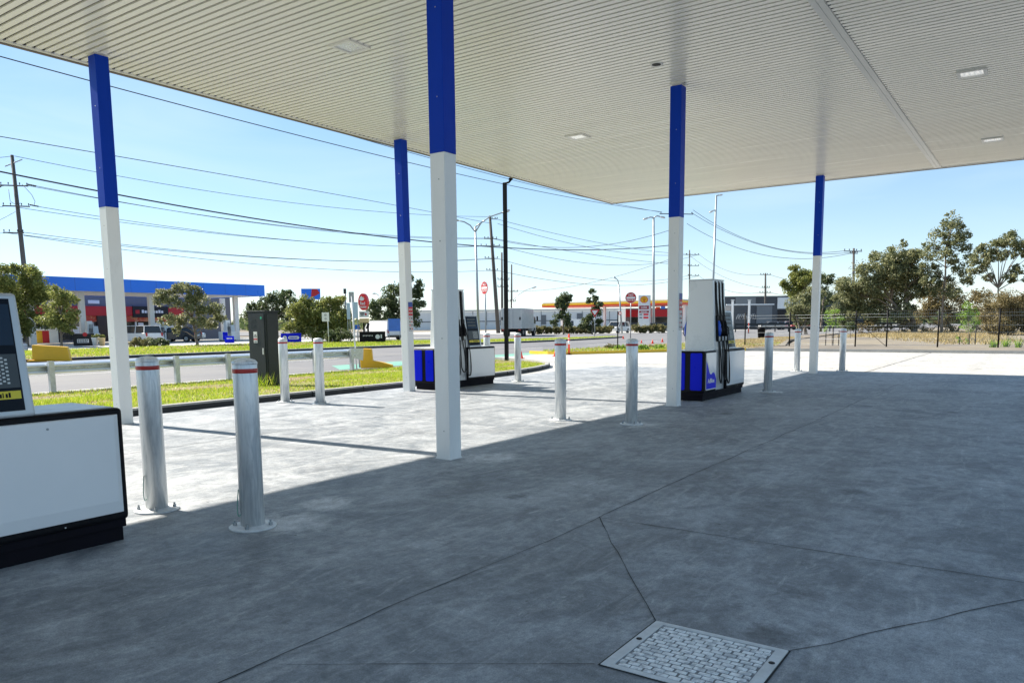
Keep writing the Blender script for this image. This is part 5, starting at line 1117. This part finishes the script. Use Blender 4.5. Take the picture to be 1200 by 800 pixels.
t = sign_thing('banner_fence', 'black banner panel with a white print block left of the leftmost column', 'banner', 97, 63, z=0.02); k = 63 / 900; b = MB(); b.box(-11 * k, -0.04, 0.05, 11 * k, 0.04, 1.05); p = b.build('panel', m_dark, t)
b = MB(); b.box(-7 * k, -0.05, 0.30, 5 * k, -0.041, 0.60); q_ = b.build('print_block', m_signwhite, p); b = MB()
for q in range(6): b.box((-6.3 + q * 1.8) * k, -0.055, 0.46, (-6.3 + q * 1.8 + 1.3) * k, -0.0505, 0.55); b.box((-6.3 + q * 1.7) * k, -0.055, 0.34, (-6.3 + q * 1.7 + 1.2) * k, -0.0505, 0.42)
b.build('lettering_marks', m_black, q_); b = MB(); b.prism(shifted(disc(0.17, 14), 0.1, 0.98), -0.055, -0.041, 'y'); b.build('red_mark', m_storered, p)
for i, (x, lab) in enumerate([(110, 'left of two pale round planters beside the black banner'), (118, 'right of two pale round planters, next to the leftmost column')]):
    t = sign_thing('planter', lab, 'planter', x, 62, z=0.0); b = MB(); b.lathe([(0.17, 0.06), (0.26, 0.70), (0.29, 0.74), (0.25, 0.75), (0.24, 0.68)], 16); b.build('pot', m_signwhite if i == 0 else m_cream, t)
    cc, ux, uy = leaves([(0, 0, 0.82, 0.2)], 3000, 0.12); quads_mesh('foliage', cc, ux, uy, lf_olive, t)
for i, (x, m, lab) in enumerate([(40, m_tarp, 'blue upright price rack left of the small rounded tree trunk'), (47, m_yellow, 'yellow merchandise stand behind the power pole foot'), (54, m_storered, 'red merchandise stand left of the small rounded tree'), (62, m_signwhite, 'white merchandise cage behind the small rounded tree')]):
    t = sign_thing('display_stand', lab, 'display stand', x, 78); b = MB(); b.box(-0.4, -0.3, 0.05, 0.4, 0.3, 1.3); b.build('cage', m, t, bevel=0.02); b = MB(); b.box(-0.45, -0.35, 1.3, 0.45, 0.35, 1.45); b.build('top', m_signwhite, t)
for i, (x, d, lab) in enumerate([(160, 58, 'rounded grey green shrub under the white wagon tail'), (172, 58.5, 'wider rounded shrub right of the white wagon'), (184, 58, 'dark low shrub right of the rounded shrubs')]):
    tree('shrub', lab, (x, 408), d, [(x - 3, 402, 5), (x + 2, 401, 5.5), (x + 6, 403, 4.5), (x - 6, 404, 3.5)], (lf_hedge, lf_gum, lf_dark)[i], dens=420, L=0.16, tr=0.02, cat='shrub', seed=80 + i)

# scallop station further along
d0 = 150; A, B = ga(635, 163), ga(800, 146); ang = math.atan2(B.y - A.y, B.x - A.x); Ln = (B - A).length
sc_ = thing('station_canopy', 'long thin yellow and orange station canopy far behind the hedge', 'canopy', (A.x, A.y, 0), ang)
b = MB(); b.box(0, 0, 5.25, Ln, 14, 5.62); b.build('upper_stripe', m_shellyel, sc_); b = MB(); b.box(0.05, 0.02, 4.88, Ln - 0.05, 13.9, 5.248); b.build('lower_stripe', m_shellred, sc_); b = MB(); b.box(0.1, 0.3, 5.62, Ln - 0.1, 13.7, 5.85); b.build('roof', m_roof, sc_)
for q in (0.10, 0.42, 0.74, 0.97):
    b = MB(); b.box(Ln * q - 0.25, 3, 0, Ln * q + 0.25, 3.5, 4.88); b.build('column', m_signwhite, sc_)
def shed(name, lab, x0, x1, y0, d, parts, dep=15, cat='warehouse', group=None):
    A, B = ga(x0, d), ga(x1, d); a = math.atan2(B.y - A.y, B.x - A.x); t = thing(name, lab, cat, (A.x, A.y, 0), a, group); Ln = (B - A).length; k = d / 900
    for nm, m, xa, xb, ya, yb, pr in parts:
        za = at((xa + xb) / 2, yb, d).z if yb is not None else -0.1; zb_ = at((xa + xb) / 2, ya, d).z
        b = MB(); b.box((xa - x0) * k, -pr, za, (xb - x0) * k, dep if pr == 0 else -pr + 0.2 if pr < 0.5 else 0.0, zb_); b.build(nm, m, t)
    return t
shed('warehouse', 'long low pale warehouse on the horizon behind the truck and hedge', 470, 742, 363, 235, [('wall', m_shedw, 470, 742, 364.5, None, 0), ('roof', m_roof, 469, 743, 362.6, 364.4, 0.4), ('dado', m_shedm, 470, 742, 375.5, 376.5, 0.1), ('door', m_shedm, 634, 640, 369, 380, 0.15), ('door', m_shedm, 676, 683, 367, 380, 0.15)] + [('downpipe', m_shedm, x, x + 0.6, 364.5, 381, 0.12) for x in range(490, 740, 16)], 30)
shed('store', 'red fronted store with dark windows beneath the yellow station canopy', 733, 800, 362, 170, [('wall', m_shedm, 733, 800, 361, None, 0), ('red_band', m_storered, 733, 800, 362.8, 371, 0.45), ('window', m_glass, 738, 750, 372, 382, 0.2), ('window', m_glass, 752, 766, 372, 382, 0.2), ('window', m_glass, 768, 790, 372, 382, 0.2), ('wall_sign', m_tarp, 774, 779, 356.5, 362, 0.3), ('wall_sign', m_shellred, 768, 773, 359.5, 362.3, 0.3)], 12, 'store')
cw = shed('warehouse', 'charcoal warehouse with lighter grey wall panels right of the right pump', 838, 1012, 347, 175, [('wall', m_shedg, 838, 1012, 348, None, 0), ('parapet', m_shedm, 837, 1013, 346.6, 348, 0.2), ('pale_panel', m_shedm, 861, 884.5, 348.6, 363, 0.25), ('pale_panel', m_shedw, 910, 955, 348.6, 361.5, 0.25), ('roller_door', m_dark, 911, 955, 363, 381, 0.2)], 30)
lw = shed('workshop', 'low charcoal workshop volume in front of the warehouse, pale squiggles on its wall', 856, 904, 356, 150, [('wall', m_shedg, 856, 904, 357.5, None, 0), ('side_panel', m_shedm, 886, 904, 358, 380, 0.2), ('roof_edge', m_shedw, 850, 906, 356.2, 357.6, 0.4)], 10, 'workshop')
for xx in (858, 877.5):
    pz = at(xx, 352, 146).z; q = ga(xx, 146); t = thing('steel_column', ['white roof column left of the squiggled wall', 'white roof column in the middle of the squiggled wall'][xx > 870], 'column', q); b = MB(); b.box(-0.18, -0.18, 0, 0.18, 0.18, pz); b.build('shaft', m_signwhite, t); b = MB(); b.box(-0.28, -0.28, pz, 0.28, 0.28, pz + 0.15); b.build('cap', m_silver, t)
k = 150 / 900; b = MB(); rr = random.Random(4)
for q in range(9):
    cx = (8 + q * 2.4) * k; z = at(870, 371, 150).z; P = [(cx + 0.45 * math.cos(a * 0.8 + q) * (0.5 + 0.5 * rr.random()), -0.06, z + 0.55 * math.sin(a * 1.1 + q * 2)) for a in range(8)]; b.tube(P, 0.028, 5)
b.build('squiggle', m_signwhite, lw)
t = thing('low_barrier', 'dark low post and rail barrier along the road before the charcoal warehouse', 'barrier', ga(862, 112)); A, B = ga(862, 112), ga(1075, 104); t.rotation_euler.z = math.atan2(B.y - A.y, B.x - A.x); Ln = (B - A).length
for z in (0.45, 0.95): b = MB(); b.box(0, -0.05, z, Ln, 0.05, z + 0.28); b.build('rail', m_darkcab, t)
for q in range(14): b = MB(); b.box(Ln * q / 13 - 0.08, 0.06, 0, Ln * q / 13 + 0.08, 0.2, 1.3); b.build('post', m_darkcab, t)
t = thing('bin', 'small black bin standing alone in the dry field left of the fence', 'bin', ga(892.5, 66, 0.06)); b = MB(); b.lathe([(0.27, 0), (0.33, 0.78), (0.36, 0.80), (0.36, 0.84), (0.30, 0.85)], 16); b.build('body', m_black, t); b = MB(); b.lathe([(0.35, 0.85), (0.30, 0.93), (0.01, 0.95)], 16); b.build('lid', m_black, t)

# ================================================================== WIRE FENCE
t = thing('wire_fence', 'dark post and wire fence across the garden bed before the gum trees', 'fence', (45.2, 0, 0.05)); PV = [14.6, 12.05, 8.55, 7.0, 4.6, 1.95, -0.6, -3.1, -5.6]
for v in PV: b = MB(); b.tube([(0, v, -0.2), (0, v, 1.97)], 0.038, 8); b.build('post', m_blackm, t)
for z, v0, v1, r in ((1.93, 7.0, -5.6, 0.018), (1.42, 12.05, 4.6, 0.022)): b = MB(); b.tube([(0, v0, z), (0, v1, z)], r, 6); b.build('rail', m_blackm, t)
b = MB(); b.tube([(0, 8.55, 1.42), (0, 7.05, 0.1)], 0.013, 6); b.build('brace', m_blackm, t)
b = MB()
for z in (0.15, 0.45, 0.8, 1.15, 1.62, 1.78): b.tube([(0, 14.6, z), (0, -5.6, z)], 0.006, 4)
b.build('strand', m_steel, t)
b = MB()
for i in range(130):
    v = 7.0 - i * 0.097; b.tube([(0.02, v, 0.08), (0.02, v - 0.09, 0.98), (0.02, v, 1.93)], 0.0022, 3, caps=False)
b.build('mesh_wire', m_steel, t)

# ================================================================== VEHICLES
def wagon(lab, p, rz, paint, L_=4.6, W_=1.85, H_=1.7, kind='wagon', name='parked_car', cat='car'):
    t = thing(name, lab, cat, (p.x, p.y, p.z), rz); h = W_ / 2
    low = [(-L_/2, 0.35), (-L_/2 + .05, 0.30), (L_/2 - .1, 0.30), (L_/2, 0.42), (L_/2 - 0.02, 0.72), (L_/2 - 0.15, 0.90), (L_/2 - 1.05, 1.02), (-L_/2 + 0.05, 1.02), (-L_/2 - .02, 0.75)]
    if kind == 'van': low = [(-L_/2, 0.35), (L_/2 - .1, 0.32), (L_/2, 0.45), (L_/2 - .02, 0.95), (L_/2 - 0.35, 1.15), (-L_/2, 1.15)]
    b = MB(); b.prism(low, -h, h, 'y'); b.build('body', paint, t, bevel=0.06, seg=3)
    r0, r1 = (-L_/2 + 0.12, L_/2 - 1.45) if kind != 'van' else (-L_/2 + 0.03, L_/2 - 0.75)
    zb_ = 1.02 if kind != 'van' else 1.15; f = 0.55 if kind != 'van' else 0.42
    b = MB(); b.hexa([(r0, -h + .05, zb_), (r1 + f, -h + .05, zb_), (r1 + f, h - .05, zb_), (r0, h - .05, zb_)], [(r0 + .16, -h + .20, H_ - .05), (r1 - .1, -h + .20, H_ - .05), (r1 - .1, h - .20, H_ - .05), (r0 + .16, h - .20, H_ - .05)])
    b.build('glasshouse', m_glass if kind != 'van' else paint, t, bevel=0.05)
    if kind == 'van':
        b = MB(); b.hexa([(r1 + f + .0, -h + .12, zb_ + .04), (r1 + f + .012, -h + .12, zb_ + .04), (r1 + f + .012, h - .12, zb_ + .04), (r1 + f, h - .12, zb_ + .04)], [(r1 - .05, -h + .24, H_ - .15), (r1 - .03, -h + .24, H_ - .15), (r1 - .03, h - .24, H_ - .15), (r1 - .05, h - .24, H_ - .15)]); b.build('windscreen', m_glass, t)
        for s in (-1, 1):
            b = MB(); b.hexa([(r1 - .55, s * (h - .045), zb_ + .02), (r1 + .2, s * (h - .045), zb_ + .02), (r1 + .2, s * (h - .055), zb_ + .02), (r1 - .55, s * (h - .055), zb_ + .02)], [(r1 - .55, s * (h - .15), H_ - .25), (r1 - .15, s * (h - .15), H_ - .25), (r1 - .15, s * (h - .17), H_ - .25), (r1 - .55, s * (h - .17), H_ - .25)]); b.build('side_window', m_glass, t)
    b = MB(); b.box(r0 + .12, -h + .16, H_ - .06, r1 - .02, h - .16, H_); b.build('roof', paint, t, bevel=0.03)
    if kind != 'van':
        for s in (-1, 1):
            for xb, xt in ((r0 + .02, r0 + .17), ((r0 + r1) / 2 - .2, (r0 + r1) / 2 - .15), (r1 + f - .08, r1 - .18)):
                b = MB(); b.hexa([(xb, s * (h - .06), zb_ - .02), (xb + .12, s * (h - .06), zb_ - .02), (xb + .12, s * (h - .03), zb_ - .02), (xb, s * (h - .03), zb_ - .02)], [(xt, s * (h - .21), H_ - .03), (xt + .10, s * (h - .21), H_ - .03), (xt + .10, s * (h - .175), H_ - .03), (xt, s * (h - .175), H_ - .03)]); b.build('pillar', paint, t)
    for x in (-L_ / 2 + 0.85, L_ / 2 - 0.9):
        for s in (-1, 1):
            b = MB(); b.tube([(x, s * (h - .20), 0.35), (x, s * (h + .012), 0.35)], 0.35, 20, 0, False); w_ = b.build('wheel', m_tyre, t); b = MB(); b.tube([(x, s * (h + .013), 0.35), (x, s * (h + .028), 0.35)], 0.21, 14, 0, False); b.build('rim', m_rim, w_)
    for s in (-1, 1):
        b = MB(); b.box(-L_/2 - .04, s * (h - .16) - .08, 0.72, -L_/2 + .02, s * (h - .16) + .08, 1.05); b.build('tail_light', m_taillight, t)
        b = MB(); b.box(L_/2 - .12, s * (h - .28) - .16, 0.68, L_/2 + .012, s * (h - .28) + .16, 0.82); b.build('headlight', m_lens, t)
        b = MB(); b.box(r1 + .1, s * (h + .10) - .09, 1.02, r1 + .22, s * (h + .10) + .09, 1.16); b.build('mirror', paint, t)
    b = MB(); b.box(-L_/2 - .035, -.26, 0.62, -L_/2 - .0, .26, 0.74); b.build('number_plate', m_signwhite, t)
    b = MB(); b.box(-L_/2 - .05, -h + .1, 0.34, -L_/2 + .05, h - .1, 0.52); b.build('bumper', m_carg, t)
    return t
vd = YAW
wagon('white four wheel drive wagon seen from behind right of the leftmost column', ga(162, 73, -0.02), vd + 1.02, m_carw, 4.8, 1.9, 1.72)
wagon('dark hatchback parked under the blue canopy behind the grey green tree', ga(208, 80, -0.02), vd + 1.5, m_carg, 4.3, 1.8, 1.5)
wagon('white hatchback half hidden by the trunk of the grey green tree', ga(214, 84, -0.02), vd - 1.4, m_carw, 4.3, 1.8, 1.5)
wagon('white wagon driving past the hedge left of the no entry post', ga(724, 116, -0.03), vd + 2.9 - PI * 0.12, m_carw, 4.8, 1.9, 1.7)
wagon('white delivery van parked behind the hedge between two dark trees', ga(680, 124, -0.03), vd + 1.75, m_carw, 5.3, 2.0, 2.2, 'van', 'delivery_van', 'van')
wagon('white utility van beyond the black banner of the red oval sign', ga(448, 80, -0.02), vd + 0.7, m_carw, 5.0, 1.95, 2.0, 'van', 'delivery_van', 'van')
for x, d, m, lab in ((772, 135, m_carg, 'dark car parked at the red fronted store beside the signed column'), (764, 138, m_cars, 'silver car parked at the red fronted store behind the light mast'), (742, 140, m_carg, 'dark car between the no entry post and the price sign')):
    wagon(lab, ga(x, d, -0.03), vd + 1.4, m, 4.5, 1.8, 1.5)
for x, d, m, lab in ((925, 138, m_carw, 'white car by the warehouse roller door'), (941, 136, m_signred, 'reddish car right of the white car by the warehouse'), (905, 138, m_cars, 'silver car at the right end of the squiggled wall')):
    wagon(lab, ga(x, d, -0.03), vd + 1.5, m, 4.5, 1.8, 1.5)
# box truck
p = ga(599, 93, -0.03); tk = thing('box_truck', 'white box truck seen from behind its left rear corner across the road', 'truck', p, vd - 0.24)
b = MB(); b.box(0.0, -1.25, 0.95, 7.2, 1.25, 3.42); b.build('box_body', m_carw, tk, bevel=0.03)
b = MB(); b.box(-0.03, -1.22, 1.0, -0.002, -0.02, 3.38); b.build('rear_door', m_truckrear, tk); b = MB(); b.box(-0.03, 0.02, 1.0, -0.002, 1.22, 3.38); b.build('rear_door', m_truckrear, tk)
for s in (-1, 1):
    b = MB(); b.box(-0.06, s * 1.12 - .10, 2.0, -0.031, s * 1.12 + .10, 2.35); b.build('lamp', m_dark, tk)
    b = MB(); b.box(-0.05, s * 0.25 - .02, 1.1, -0.031, s * 0.25 + .02, 3.3); b.build('lock_bar', m_steel, tk)
    b = MB(); b.box(-0.05, s * 1.05 - .14, 0.72, 0.0, s * 1.05 + .14, 0.86); b.build('tail_light', m_taillight, tk)
    for x in (1.3, 2.4, 8.0):
        b = MB(); b.tube([(x, s * 0.85, 0.5), (x, s * 1.2, 0.5)], 0.5, 20, 0, False); q = b.build('wheel', m_tyre, tk); b = MB(); b.tube([(x, s * 1.201, 0.5), (x, s * 1.215, 0.5)], 0.25, 14, 0, False); b.build('rim', m_rim, q)
    b = MB(); b.box(8.6, s * 1.42 - .10, 1.9, 8.7, s * 1.42 + .10, 2.5); b.build('mirror', m_black, tk)
b = MB(); b.box(0.1, -0.5, 0.62, 8.2, 0.5, 0.94); b.build('chassis', m_black, tk); b = MB(); b.box(-0.1, -1.2, 0.55, -0.02, 1.2, 0.70); b.build('bumper', m_black, tk)
b = MB(); b.prism([(7.35, 0.6), (9.1, 0.6), (9.15, 1.5), (8.75, 2.55), (7.35, 2.6)], -1.15, 1.15, 'y'); b.build('cab', m_carw, tk, bevel=0.06, seg=3)
b = MB(); b.prism([(7.9, 1.55), (8.95, 1.55), (8.68, 2.35), (7.9, 2.38)], -1.165, 1.165, 'y'); b.build('cab_window', m_glass, tk)
b = MB(); b.prism([(9.13, 1.6), (9.17, 1.6), (8.83, 2.45), (8.79, 2.45)], -0.98, 0.98, 'y'); b.build('windscreen', m_glass, tk)
